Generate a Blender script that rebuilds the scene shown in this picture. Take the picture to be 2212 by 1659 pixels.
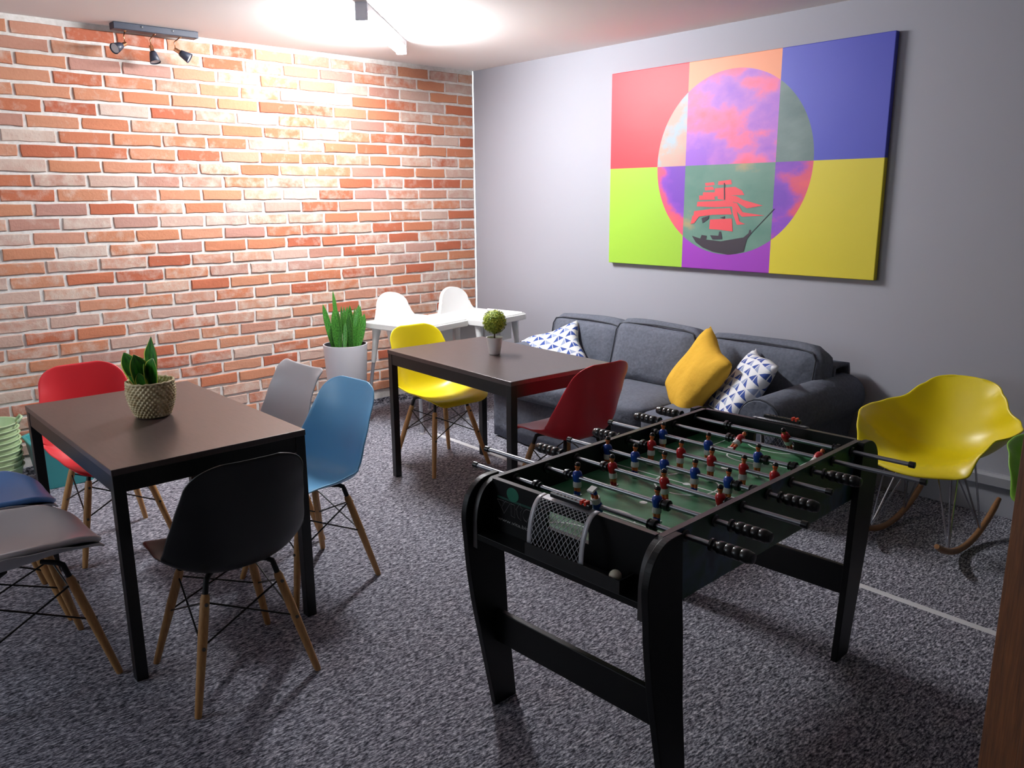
import bpy, bmesh, math, random
from mathutils import Vector, Matrix, Euler
random.seed(7)
PI = math.pi
scene = bpy.context.scene
for o in list(bpy.data.objects): bpy.data.objects.remove(o)
COL = scene.collection

# ------------------------------------------------------------------ camera
W_PX, H_PX, F_PX = 2212.0, 1659.0, 1747.27
CAM = Vector((-4.3713, -5.3109, 1.5755)); YAW, PIT, ROL = 0.7312, 0.2251, -0.0076
fw = Vector((math.sin(YAW)*math.cos(PIT), math.cos(YAW)*math.cos(PIT), -math.sin(PIT)))
rt = Vector((math.cos(YAW), -math.sin(YAW), 0)); up = rt.cross(fw)
r2 = rt*math.cos(ROL) + up*math.sin(ROL); u2 = up*math.cos(ROL) - rt*math.sin(ROL)
cd = bpy.data.cameras.new('camera'); cam = bpy.data.objects.new('camera', cd); COL.objects.link(cam)
cd.sensor_width = 36.0; cd.lens = F_PX/W_PX*36.0; cd.clip_start = 0.05
m = Matrix.Identity(4)
for i in range(3):
    m[i][0] = r2[i]; m[i][1] = u2[i]; m[i][2] = -fw[i]; m[i][3] = CAM[i]
cam.matrix_world = m
scene.camera = cam
# ------------------------------------------------------------------ world, exposure
wd = bpy.data.worlds.new('world'); scene.world = wd; wd.use_nodes = True
wd.node_tree.nodes['Background'].inputs[0].default_value = (0.80, 0.90, 1.0, 1)
wd.node_tree.nodes['Background'].inputs[1].default_value = 6.0     # overcast sky, reaches the room only through the added, unseen window in the left wall
vs = scene.view_settings
vs.view_transform = 'Standard'; vs.look = 'None'; vs.gamma = 1.0; vs.use_curve_mapping = False
vs.exposure = 0.0
LAMP_STRENGTH = 370.0      # the ceiling batten, the only light that is on
ROOM_H = 2.573

# ------------------------------------------------------------------ materials
def lin(c):
    return tuple((x/12.92 if x <= 0.04045 else ((x+0.055)/1.055)**2.4) for x in c)
def hx(s):
    return lin(tuple(int(s[i:i+2], 16)/255 for i in (0, 2, 4))) + (1,)
MATS = {}
def mat(name, col='808080', rough=0.5, metal=0.0, spec=0.5, noise=None, bump=None, coat=0, sub=0):
    """noise=(scale,colour2,detail)  bump=(scale,strength,distance)"""
    if name in MATS: return MATS[name]
    mt = bpy.data.materials.new(name); mt.use_nodes = True; nt = mt.node_tree
    b = nt.nodes['Principled BSDF']
    b.inputs['Base Color'].default_value = hx(col); b.inputs['Roughness'].default_value = rough
    b.inputs['Metallic'].default_value = metal; b.inputs['Specular IOR Level'].default_value = spec
    b.inputs['Coat Weight'].default_value = coat
    if sub: b.inputs['Subsurface Weight'].default_value = sub; b.inputs['Subsurface Scale'].default_value = 0.01
    tc = nt.nodes.new('ShaderNodeTexCoord')
    if noise:
        n = nt.nodes.new('ShaderNodeTexNoise'); n.inputs['Scale'].default_value = noise[0]
        n.inputs['Detail'].default_value = noise[2] if len(noise) > 2 else 4
        nt.links.new(tc.outputs['Object'], n.inputs['Vector'])
        r = nt.nodes.new('ShaderNodeValToRGB'); r.color_ramp.elements[0].position = 0.35; r.color_ramp.elements[1].position = 0.65
        r.color_ramp.elements[0].color = hx(col); r.color_ramp.elements[1].color = hx(noise[1])
        nt.links.new(n.outputs['Fac'], r.inputs['Fac']); nt.links.new(r.outputs['Color'], b.inputs['Base Color'])
    if bump:
        n = nt.nodes.new('ShaderNodeTexNoise'); n.inputs['Scale'].default_value = bump[0]; n.inputs['Detail'].default_value = 5
        nt.links.new(tc.outputs['Object'], n.inputs['Vector'])
        bp = nt.nodes.new('ShaderNodeBump'); bp.inputs['Strength'].default_value = bump[1]; bp.inputs['Distance'].default_value = bump[2]
        nt.links.new(n.outputs['Fac'], bp.inputs['Height']); nt.links.new(bp.outputs['Normal'], b.inputs['Normal'])
    MATS[name] = mt
    return mt
class NT:
    """small node helper"""
    def __init__(s, name, rough=0.6):
        s.m = bpy.data.materials.new(name); s.m.use_nodes = True; s.t = s.m.node_tree
        s.b = s.t.nodes['Principled BSDF']; s.b.inputs['Roughness'].default_value = rough
    def n(s, typ, **kw):
        x = s.t.nodes.new(typ)
        for k, v in kw.items(): setattr(x, k, v)
        return x
    def l(s, a, b): s.t.links.new(a, b)
    def math(s, op, a, b=None, c=None):
        x = s.n('ShaderNodeMath', operation=op)
        for i, v in enumerate((a, b, c)):
            if v is None: continue
            if isinstance(v, (int, float)): x.inputs[i].default_value = v
            else: s.l(v, x.inputs[i])
        return x.outputs[0]
    def mix(s, f, a, b, blend='MIX'):
        x = s.n('ShaderNodeMix', data_type='RGBA', blend_type=blend)
        for i, v in ((0, f), (6, a), (7, b)):
            if isinstance(v, (int, float)): x.inputs[i].default_value = v
            elif isinstance(v, tuple): x.inputs[i].default_value = v
            else: s.l(v, x.inputs[i])
        return x.outputs[2]
    def noise(s, vec, scale, detail=4, rough=0.5):
        x = s.n('ShaderNodeTexNoise'); x.inputs['Scale'].default_value = scale; x.inputs['Detail'].default_value = detail
        x.inputs['Roughness'].default_value = rough
        s.l(vec, x.inputs['Vector']); return x.outputs['Fac']
    def ramp(s, f, stops):
        x = s.n('ShaderNodeValToRGB'); cr = x.color_ramp
        while len(cr.elements) < len(stops): cr.elements.new(0.5)
        for e, (p, c) in zip(cr.elements, stops):
            e.position = p; e.color = hx(c) if isinstance(c, str) else c
        s.l(f, x.inputs['Fac']); return x.outputs['Color']
    def bump(s, h, strength=0.5, dist=0.01):
        x = s.n('ShaderNodeBump'); x.inputs['Strength'].default_value = strength; x.inputs['Distance'].default_value = dist
        s.l(h, x.inputs['Height']); s.l(x.outputs['Normal'], s.b.inputs['Normal'])

def brick_material():
    k = NT('old_brick', 0.85)
    pos = k.n('ShaderNodeNewGeometry').outputs['Position']
    at = k.n('ShaderNodeAttribute', attribute_name='tone'); sep = k.n('ShaderNodeSeparateColor'); k.l(at.outputs['Color'], sep.inputs[0])
    base = k.ramp(sep.outputs[0], [(0, 'b0644c'), (0.2, 'bc7154'), (0.45, 'c48868'), (0.65, 'c69278'), (0.85, 'b38a7e'), (1.0, 'c8b0a2')])
    n1 = k.noise(pos, 14, 6, 0.6); n2 = k.noise(pos, 55, 6, 0.65); n3 = k.noise(pos, 6, 3)
    c = k.mix(k.math('MULTIPLY', n2, 0.35), base, hx('8a4630'), 'MIX')
    wear = k.math('ADD', k.math('MULTIPLY', n1, 0.75), k.math('MULTIPLY', sep.outputs[1], 0.33))
    wearm = k.ramp(wear, [(0.54, (0, 0, 0, 1)), (0.78, (1, 1, 1, 1))])
    c = k.mix(k.math('MULTIPLY', wearm, k.math('MULTIPLY_ADD', n2, 0.9, 0.25)), c, hx('cdc0b4'))
    k.l(c, k.b.inputs['Base Color']); k.b.inputs['Specular IOR Level'].default_value = 0.2
    k.bump(k.math('ADD', n2, k.math('MULTIPLY', n1, 0.6)), 0.5, 0.006)
    return k.m
def mortar_material():
    k = NT('mortar', 0.9); pos = k.n('ShaderNodeNewGeometry').outputs['Position']
    n = k.noise(pos, 40, 6); k.l(k.ramp(n, [(0.3, 'cdc8c2'), (0.7, 'e0dcd8')]), k.b.inputs['Base Color'])
    k.b.inputs['Specular IOR Level'].default_value = 0.15
    k.bump(n, 0.6, 0.004); return k.m
def carpet_material():
    k = NT('grey_carpet', 0.95); pos = k.n('ShaderNodeNewGeometry').outputs['Position']
    mp = k.n('ShaderNodeMapping'); k.l(pos, mp.inputs['Vector']); mp.inputs['Scale'].default_value = (0.55, 1.5, 1)
    mp.inputs['Rotation'].default_value = (0, 0, 0.25)
    n1 = k.noise(mp.outputs[0], 100, 4, 0.7); n2 = k.noise(mp.outputs[0], 36, 3, 0.6); n3 = k.noise(pos, 2.2, 2)
    f = k.math('ADD', k.math('MULTIPLY', n1, 0.75), k.math('MULTIPLY', n2, 0.25))
    c = k.ramp(f, [(0.36, '1a1b20'), (0.46, '585861'), (0.54, '9b9aa4'), (0.64, 'e2e0e8')])
    k.l(c, k.b.inputs['Base Color']); k.b.inputs['Specular IOR Level'].default_value = 0.05
    k.bump(f, 0.9, 0.008); return k.m
def tabletop_material():
    k = NT('black_brown_laminate', 0.34); tc = k.n('ShaderNodeTexCoord').outputs['Object']
    mp = k.n('ShaderNodeMapping'); k.l(tc, mp.inputs['Vector']); mp.inputs['Scale'].default_value = (9, 1.2, 1)
    n = k.noise(mp.outputs[0], 14, 6, 0.6)
    k.l(k.ramp(n, [(0.3, '382b29'), (0.7, '463835')]), k.b.inputs['Base Color'])
    k.bump(n, 0.12, 0.002); k.b.inputs['Specular IOR Level'].default_value = 1.0
    return k.m
def wood_material(name, a, b2, rough=0.5, scale=(14, 14, 1.2), axis_scale=10):
    k = NT(name, rough); tc = k.n('ShaderNodeTexCoord').outputs['Object']
    mp = k.n('ShaderNodeMapping'); k.l(tc, mp.inputs['Vector']); mp.inputs['Scale'].default_value = scale
    n = k.noise(mp.outputs[0], axis_scale, 6, 0.6)
    k.l(k.ramp(n, [(0.3, a), (0.7, b2)]), k.b.inputs['Base Color']); k.bump(n, 0.25, 0.003)
    return k.m
def triangle_fabric():
    k = NT('triangle_print_fabric', 0.85); tc = k.n('ShaderNodeTexCoord').outputs['UV']
    sp = k.n('ShaderNodeSeparateXYZ'); k.l(tc, sp.inputs[0])
    u = k.math('MULTIPLY', sp.outputs[0], 9.0); v = k.math('MULTIPLY', sp.outputs[1], 9.0)
    fu, fv = k.math('FRACT', u), k.math('FRACT', v); iu, iv = k.math('FLOOR', u), k.math('FLOOR', v)
    par = k.math('MODULO', k.math('ADD', iu, iv), 2.0)
    fu2 = k.math('ABSOLUTE', k.math('SUBTRACT', par, fu))          # mirrors every second cell
    tri = k.math('LESS_THAN', k.math('ADD', fu2, fv), 0.93)
    tri = k.math('MULTIPLY', tri, k.math('GREATER_THAN', k.math('MINIMUM', fu2, fv), 0.05))
    tone = k.math('MODULO', k.math('ADD', k.math('MULTIPLY', iu, 3.0), k.math('MULTIPLY', iv, 5.0)), 7.0)
    blue = k.mix(k.math('LESS_THAN', tone, 1.5), hx('2c478f'), hx('8f9bb8'))
    k.l(k.mix(tri, hx('d9dadd'), blue), k.b.inputs['Base Color'])
    n = k.noise(k.n('ShaderNodeTexCoord').outputs['Object'], 9, 3); k.bump(n, 0.35, 0.02)
    return k.m
def leaf_material(name, centre, mid, edge, ew, band):
    k = NT(name, 0.4); tc = k.n('ShaderNodeTexCoord'); sp = k.n('ShaderNodeSeparateXYZ'); k.l(tc.outputs['UV'], sp.inputs[0])
    d = k.math('MULTIPLY', k.math('ABSOLUTE', k.math('SUBTRACT', sp.outputs[0], 0.5)), 2.0)
    mp = k.n('ShaderNodeMapping'); k.l(tc.outputs['UV'], mp.inputs['Vector']); mp.inputs['Scale'].default_value = (2.0, band, 1)
    n = k.noise(mp.outputs[0], 3.0, 4)
    c = k.ramp(n, [(0.38, centre), (0.62, mid)])
    k.l(k.mix(k.math('GREATER_THAN', d, 1.0-ew), c, hx(edge)), k.b.inputs['Base Color'])
    return k.m
def print_panel_material():
    """green pitch print with bluish swirls for the side boards of the football table"""
    k = NT('pitch_print_board', 0.35); tc = k.n('ShaderNodeTexCoord').outputs['Object']
    n = k.noise(tc, 5.5, 3); n2 = k.noise(tc, 13, 4)
    c = k.ramp(n, [(0.36, '12351d'), (0.5, '1d4a2c'), (0.58, '3d5670'), (0.66, '26334a'), (0.74, '16301f')])
    k.l(k.mix(k.math('MULTIPLY', n2, 0.5), c, hx('0f1d14')), k.b.inputs['Base Color']); return k.m
def pitch_material():
    k = NT('pitch_field', 0.5); tc = k.n('ShaderNodeTexCoord').outputs['Object']
    n = k.noise(tc, 9, 4); k.l(k.ramp(n, [(0.33, '1f5a34'), (0.5, '357a4e'), (0.7, '4f8a68')]), k.b.inputs['Base Color']); return k.m
def canvas_material(y1, y2, z1, z2):
    """six colour blocks with a mottled full moon whose colours swap in each block; UV 0..1"""
    k = NT('printed_canvas', 0.5); tc = k.n('ShaderNodeTexCoord').outputs['UV']
    sp = k.n('ShaderNodeSeparateXYZ'); k.l(tc, sp.inputs[0]); u, v = sp.outputs[0], sp.outputs[1]
    asp = (abs(y2-y1))/(z2-z1)
    c1 = k.math('GREATER_THAN', u, 0.333); c2 = k.math('GREATER_THAN', u, 0.667); top = k.math('GREATER_THAN', v, 0.508)
    t = k.mix(c2, k.mix(c1, hx('d8303c'), hx('dd8a62')), hx('4247b0'))
    b = k.mix(c2, k.mix(c1, hx('92bd36'), hx('8e2fa8')), hx('cbbc28'))
    blocks = k.mix(top, b, t)
    cu, cv, r = 0.503, 0.510, 0.432
    du = k.math('MULTIPLY', k.math('SUBTRACT', u, cu), asp); dv = k.math('SUBTRACT', v, cv)
    d2 = k.math('SQRT', k.math('ADD', k.math('MULTIPLY', du, du), k.math('MULTIPLY', dv, dv)))
    n = k.noise(tc, 6.5, 6, 0.6); n2 = k.noise(tc, 3.2, 4, 0.55)
    spot = k.math('ADD', k.math('MULTIPLY', n, 0.5), k.math('MULTIPLY', n2, 0.5))
    edge = k.math('SMOOTH_MIN', k.math('MULTIPLY', k.math('MAXIMUM', k.math('SUBTRACT', d2, 0.33), 0.0), 2.2), 1.0, 0.1)
    sp2 = k.math('ADD', spot, k.math('MULTIPLY', edge, 0.9))
    m_violet = k.ramp(spot, [(0.40, '8a50bc'), (0.50, 'a860b8'), (0.56, 'd8608e'), (0.7, 'e4545c')])
    m_violet2 = k.ramp(sp2, [(0.50, '6a34a6'), (0.60, '7e3cae'), (0.68, 'c8486e'), (0.86, 'e25a4e')])
    m_pale = k.ramp(spot, [(0.40, 'b98f84'), (0.5, 'b09688'), (0.56, '93a6b4'), (0.62, 'b9a090'), (0.7, 'c48a68')])
    m_grey = k.ramp(spot, [(0.35, '46605f'), (0.65, '6c7f7c')])
    m_teal = k.ramp(spot, [(0.38, '4d776a'), (0.58, '5f8274'), (0.66, '9a8a62')])
    mt = k.mix(c2, k.mix(c1, m_pale, m_violet), m_grey)
    mb = k.mix(c2, k.mix(c1, m_violet2, m_teal), m_violet2)
    moon = k.mix(top, mb, mt)
    k.l(k.mix(k.math('LESS_THAN', d2, r), blocks, moon), k.b.inputs['Base Color'])
    wr = k.noise(tc, 4, 3); k.bump(wr, 0.25, 0.02)
    return k.m

# ------------------------------------------------------------------ mesh helpers
class MB:
    def __init__(s): s.v = []; s.f = []; s.mi = []; s.uv = None
    def add(s, verts, faces, mi=0):
        o = len(s.v); s.v += [Vector(p) for p in verts]; s.f += [[i+o for i in f] for f in faces]; s.mi += [mi]*len(faces); return s
    def box(s, c, d, rot=None, mi=0, ch=0.0):
        hx_, hy, hz = d[0]/2, d[1]/2, d[2]/2; c = Vector(c)
        vs_ = [Vector((x*hx_, y*hy, z*hz)) for z in (-1, 1) for y in (-1, 1) for x in (-1, 1)]
        if rot is not None: vs_ = [rot @ p for p in vs_]
        return s.add([p+c for p in vs_], [(0, 2, 3, 1), (4, 5, 7, 6), (0, 1, 5, 4), (2, 6, 7, 3), (0, 4, 6, 2), (1, 3, 7, 5)], mi)
    def tube(s, path, r, n=10, caps=True, mi=0):
        path = [Vector(p) for p in path]; rr = r if isinstance(r, (list, tuple)) else [r]*len(path)
        rings = []; prev = None
        for i, p in enumerate(path):
            d = (path[min(i+1, len(path)-1)]-path[max(i-1, 0)]).normalized()
            if prev is None:
                a = Vector((0, 0, 1)) if abs(d.z) < 0.9 else Vector((1, 0, 0)); x = d.cross(a).normalized()
            else:
                x = (prev - d*prev.dot(d)).normalized()
            y = d.cross(x); prev = x
            rings.append([p + (x*math.cos(2*PI*k/n)+y*math.sin(2*PI*k/n))*rr[i] for k in range(n)])
        vs_ = [q for ring in rings for q in ring]; fs = []
        for i in range(len(path)-1):
            for k in range(n):
                fs.append((i*n+k, i*n+(k+1) % n, (i+1)*n+(k+1) % n, (i+1)*n+k))
        if caps: fs += [tuple(range(n-1, -1, -1)), tuple(range((len(path)-1)*n, len(path)*n))]
        return s.add(vs_, fs, mi)
    def lathe(s, prof, n=32, c=(0, 0, 0), mi=0, axis='z', caps=True):
        c = Vector(c); vs_ = []
        for r, z in prof:
            for k in range(n):
                a = 2*PI*k/n; p = Vector((r*math.cos(a), r*math.sin(a), z))
                if axis == 'y': p = Vector((p.x, p.z, -p.y))
                if axis == 'x': p = Vector((p.z, p.x, p.y))
                vs_.append(p+c)
        fs = []
        for i in range(len(prof)-1):
            for k in range(n): fs.append((i*n+k, i*n+(k+1) % n, (i+1)*n+(k+1) % n, (i+1)*n+k))
        if caps: fs += [tuple(range(n-1, -1, -1)), tuple(range((len(prof)-1)*n, len(prof)*n))]
        return s.add(vs_, fs, mi)
    def ball(s, c, r, n=12, mi=0):
        c = Vector(c); rr = r if isinstance(r, (tuple, list)) else (r, r, r); h = n//2; vs_ = [c+Vector((0, 0, -rr[2]))]
        for i in range(1, h):
            ph = -PI/2+PI*i/h
            for k in range(n):
                a = 2*PI*k/n; vs_.append(c+Vector((rr[0]*math.cos(ph)*math.cos(a), rr[1]*math.cos(ph)*math.sin(a), rr[2]*math.sin(ph))))
        vs_.append(c+Vector((0, 0, rr[2]))); L = len(vs_)-1; fs = []
        for k in range(n): fs.append((0, 1+(k+1) % n, 1+k)); fs.append((L, L-n+k, L-n+(k+1) % n))
        for i in range(h-2):
            for k in range(n): fs.append((1+i*n+k, 1+i*n+(k+1) % n, 1+(i+1)*n+(k+1) % n, 1+(i+1)*n+k))
        return s.add(vs_, fs, mi)
    def prism(s, outline, f0, f1, mi=0):
        """outline: list of 2D; f0,f1 map 2D->3D for the two faces"""
        n = len(outline); vs_ = [f0(*p) for p in outline]+[f1(*p) for p in outline]
        fs = [tuple(range(n)), tuple(range(2*n-1, n-1, -1))]+[(i, n+i, n+(i+1) % n, (i+1) % n) for i in range(n)]
        return s.add(vs_, fs, mi)
    def grid(s, fn, nu, nv, mi=0):
        vs_ = [fn(i/nu, j/nv) for j in range(nv+1) for i in range(nu+1)]; w = nu+1
        return s.add(vs_, [(j*w+i, j*w+i+1, (j+1)*w+i+1, (j+1)*w+i) for j in range(nv) for i in range(nu)], mi)
    def mesh(s, name, mats, smooth=False, recalc=True, auto=None):
        me = bpy.data.meshes.new(name); me.from_pydata([tuple(p) for p in s.v], [], s.f)
        for mt in (mats if isinstance(mats, (list, tuple)) else [mats]): me.materials.append(mt)
        for p, i in zip(me.polygons, s.mi): p.material_index = i
        if recalc:
            bm = bmesh.new(); bm.from_mesh(me); bmesh.ops.recalc_face_normals(bm, faces=bm.faces); bm.to_mesh(me); bm.free()
        if smooth:
            for p in me.polygons: p.use_smooth = True
            if auto is not None: me.set_sharp_from_angle(angle=math.radians(auto))
        return me
    def build(s, name, mats, parent=None, smooth=False, auto=None, bevel=None, recalc=True):
        o = link(name, s.mesh(name, mats, smooth, recalc, auto), parent)
        if bevel: bev(o, bevel)
        return o
def link(name, me, parent=None):
    o = bpy.data.objects.new(name, me); COL.objects.link(o)
    if parent is not None: o.parent = parent
    return o
def bev(o, w, seg=2):
    b = o.modifiers.new('bevel', 'BEVEL'); b.width = w; b.segments = seg; b.limit_method = 'ANGLE'; b.angle_limit = math.radians(40)
def thing(name, label, cat, loc=(0, 0, 0), rz=0, group=None, rot=None):
    o = bpy.data.objects.new(name, None); COL.objects.link(o); o.location = loc
    o.rotation_euler = rot if rot is not None else (0, 0, rz); o.empty_display_size = 0.1
    return tag(o, label, cat, group)
def tag(o, label, cat, group=None, kind=None):
    o['label'] = label; o['category'] = cat
    if group: o['group'] = group
    if kind: o['kind'] = kind
    return o
def struct(o, label, cat): return tag(o, label, cat, kind='structure')
def copy_tree(o, parent=None):
    c = o.copy(); COL.objects.link(c); c.parent = parent
    for ch in list(o.children): copy_tree(ch, c)
    return c
def interp(tab, t):
    if t <= tab[0][0]: return tab[0][1]
    for (a, x), (b, y) in zip(tab, tab[1:]):
        if t <= b:
            f = (t-a)/(b-a); f = f*f*(3-2*f)*0.5+f*0.5
            return x+(y-x)*f
    return tab[-1][1]
def catmull(pts, t):
    n = len(pts)-1; x = min(max(t, 0), 1)*n; i = min(int(x), n-1); f = x-i
    p = [Vector(pts[max(0, min(n, i+k))]) for k in (-1, 0, 1, 2)]
    return 0.5*((2*p[1])+(p[2]-p[0])*f+(2*p[0]-5*p[1]+4*p[2]-p[3])*f*f+(3*p[1]-p[0]-3*p[2]+p[3])*f**3)

M_BRICK = brick_material(); M_MORTAR = mortar_material(); M_CARPET = carpet_material(); M_TOP = tabletop_material()
M_WALL = mat('grey_wall_paint', 'a0a0a8', 0.75, spec=0.25, bump=(60, 0.06, 0.003))
M_CEIL = mat('ceiling_paint', 'ece7e4', 0.9, spec=0.1)
M_BLACK = mat('black_lacquer', '0c0c0d', 0.35)
M_BLACKM = mat('black_matte', '0b0b0c', 0.6)
M_WIRE = mat('black_wire', '0a0a0a', 0.4, metal=0.3)
M_CHROME = mat('chrome', 'c8c8cc', 0.22, metal=1.0); M_ROD = mat('rod_steel', '8c8d92', 0.36, metal=1.0)
M_BEECH = wood_material('beech_dowel', 'a87a48', 'c2935c', 0.45)
M_WHITEP = mat('white_plastic', 'e6e6e4', 0.3)

# ================================================================== SETTING
FX0, FY0 = -5.7, -7.6
floor = MB().box(((FX0)/2, FY0/2, -0.03), (-FX0+0.3, -FY0+0.3, 0.06)).build('floor', M_CARPET)
struct(floor, 'mottled dark grey loop carpet covering the floor', 'floor')
ceil = MB().box((FX0/2, FY0/2, ROOM_H+0.03), (-FX0+0.3, -FY0+0.3, 0.06)).build('ceiling', M_CEIL)
struct(ceil, 'plain white painted ceiling', 'ceiling')
wr_ = MB().box((0.05, FY0/2, ROOM_H/2), (0.1, -FY0, ROOM_H)).build('wall_right', M_WALL)
struct(wr_, 'smooth grey painted wall behind the sofa and canvas', 'wall')
wf_ = MB().box((FX0/2, FY0-0.05, ROOM_H/2), (-FX0, 0.1, ROOM_H)).build('wall_front', M_WALL)
struct(wf_, 'grey painted wall behind the viewer', 'wall')
WY0, WY1, WZ0, WZ1 = -2.30, -0.60, 0.90, 2.20  # opening for an added, out of view window giving soft fill from the left
wl_ = MB().box((FX0-0.05, (FY0+WY0)/2, ROOM_H/2), (0.1, WY0-FY0, ROOM_H)).box((FX0-0.05, WY1/2, ROOM_H/2), (0.1, -WY1, ROOM_H)).box((FX0-0.05, (WY0+WY1)/2, WZ0/2), (0.1, WY1-WY0, WZ0)).box((FX0-0.05, (WY0+WY1)/2, (WZ1+ROOM_H)/2), (0.1, WY1-WY0, ROOM_H-WZ1)).build('wall_left', M_WALL)
wn_ = thing('fill_window_1', 'white framed window added out of view in the left wall for fill light', 'window', (FX0-0.05, (WY0+WY1)/2, WZ0)); wn_['kind'] = 'structure'
M_FRAME = mat('window_frame_white', 'd8d8d8', 0.4); wwid, whgt = WY1-WY0, WZ1-WZ0
for y_, z_, sy_, sz_ in ((-wwid/2+0.025, whgt/2, 0.05, whgt), (wwid/2-0.025, whgt/2, 0.05, whgt), (0, 0.025, wwid-0.1, 0.05), (0, whgt-0.025, wwid-0.1, 0.05), (0, whgt/2, 0.05, whgt-0.1)):
    MB().box((0, y_, z_), (0.05, sy_, sz_)).build('fill_window_frame', M_FRAME, wn_)
gm = bpy.data.materials.new('window_glass'); gm.use_nodes = True; gn = gm.node_tree; gn.nodes.clear()
g_o, g_m, g_t, g_g = (gn.nodes.new(x) for x in ('ShaderNodeOutputMaterial', 'ShaderNodeMixShader', 'ShaderNodeBsdfTransparent', 'ShaderNodeBsdfGlossy'))
g_m.inputs[0].default_value = 0.07; g_g.inputs['Roughness'].default_value = 0.02
gn.links.new(g_t.outputs[0], g_m.inputs[1]); gn.links.new(g_g.outputs[0], g_m.inputs[2]); gn.links.new(g_m.outputs[0], g_o.inputs[0])
for sg in (-1, 1): MB().box((0, sg*(wwid/4-0.0125), whgt/2), (0.006, wwid/2-0.075, whgt-0.1)).build('fill_window_pane', gm, wn_)
pt = bpy.data.lights.new('fill_window_portal', 'AREA'); pt.shape = 'RECTANGLE'; pt.size = whgt; pt.size_y = wwid; pt.cycles.is_portal = True
po_ = bpy.data.objects.new('fill_window_portal', pt); COL.objects.link(po_); po_.location = (FX0-0.09, (WY0+WY1)/2, (WZ0+WZ1)/2); po_.rotation_euler = (0, -PI/2, 0)
struct(wl_, 'grey painted wall at the far left of the room', 'wall')
wb_ = MB().box((FX0/2, 0.06, ROOM_H/2), (-FX0, 0.1, ROOM_H)).build('wall_back', M_MORTAR)   # mortar face at y = +0.01
struct(wb_, 'exposed orange red brick wall with wide white mortar joints', 'wall')

# ---- bricks
PITCH_Z, PITCH_X, JZ = 0.0813, 0.2815, 0.0175
def brick_geo(xa, xb, za, zb, rnd):
    """wavy outlined slab; returns verts, faces"""
    def jit(a): return rnd.uniform(-a, a)
    n = 4; pts = []
    for i in range(n+1): pts.append((xa+(xb-xa)*i/n+(jit(0.006) if 0 < i < n else jit(0.003)), za+jit(0.0035)))
    pts.append((xb+jit(0.004), (za+zb)/2))
    for i in range(n+1): pts.append((xb-(xb-xa)*i/n+(jit(0.006) if 0 < i < n else jit(0.003)), zb+jit(0.0025)))
    pts.append((xa+jit(0.004), (za+zb)/2))
    cx, cz = (xa+xb)/2, (za+zb)/2; k = len(pts); y0 = 0.012; yf = 0.002+jit(0.003)
    back = [(x, y0, z) for x, z in pts]
    mid = [(x, yf+0.004, z) for x, z in pts]
    fr = [(cx+(x-cx)*(1-0.0035/(xb-xa)*2), yf+jit(0.0012), cz+(z-cz)*(1-0.0035/(zb-za)*2)) for x, z in pts]
    v = back+mid+fr
    f = [(i, (i+1) % k, k+(i+1) % k, k+i) for i in range(k)]+[(k+i, k+(i+1) % k, 2*k+(i+1) % k, 2*k+i) for i in range(k)]
    f.append(tuple(2*k+i for i in range(k)))
    return v, f
rnd = random.Random(11); bricks = []
row = 0; z_top = 2.468+PITCH_Z
while True:
    zt = z_top-row*PITCH_Z-JZ/2; zb = zt-PITCH_Z+JZ
    if row == 0: zt = min(zt, ROOM_H-0.03)
    if zb < 0.045: break
    off = (0.0 if row % 2 else 0.1407)+rnd.uniform(-0.012, 0.012)
    x = -0.012-off if off > 0.05 else -0.012
    prev = -0.012
    edges = []
    if off > 0.05:
        edges.append((-0.012-off+0.007, -0.012)); x = -0.012-off
    else: x = -0.012
    while x > -5.2:
        w = PITCH_X+rnd.uniform(-0.013, 0.013)
        edges.append((x-w+0.009, x-0.009 if x < -0.013 else x)); x -= w
    for xa, xb in edges: bricks.append((xa, xb, zb, zt))
    row += 1
def seen(b):
    cx, cz = (b[0]+b[1])/2, (b[2]+b[3])/2
    d = Vector((cx, 0, cz))-CAM; z = d.dot(fw); u = W_PX/2+F_PX*d.dot(r2)/z; v = H_PX/2-F_PX*d.dot(u2)/z
    vis = -40 < u < W_PX and v > -30
    if 290 < u < 0: vis = False
    area = (b[1]-b[0])*(b[3]-b[2])*F_PX*F_PX/z/z*abs(d.y)/d.length
    return area if vis else 0
bricks.sort(key=seen, reverse=True)
rest = MB(); rest_tones = []
def add_tone(me, tones):
    at = me.attributes.new('tone', 'FLOAT_COLOR', 'POINT')
    at.data.foreach_set('color', [c for t in tones for c in t])
for i, b in enumerate(bricks):
    v, f = brick_geo(*b, rnd); t = (rnd.random(), rnd.random(), rnd.random(), 1)
    if i < 300:
        cx, cz = (b[0]+b[1])/2, (b[2]+b[3])/2
        bm_ = MB().add([(p[0]-cx, p[1], p[2]-cz) for p in v], f)
        me = bm_.mesh('brick', M_BRICK, recalc=False); add_tone(me, [t]*len(v))
        o = link('brick', me, wb_); o.location = (cx, 0, cz)
    else:
        rest.add(v, f); rest_tones += [t]*len(v)
me = rest.mesh('brickwork', M_BRICK, recalc=False); add_tone(me, rest_tones)
o = link('brickwork', me, wb_); o['kind'] = 'stuff'; o['label'] = 'smaller far bricks of the wall'
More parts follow.
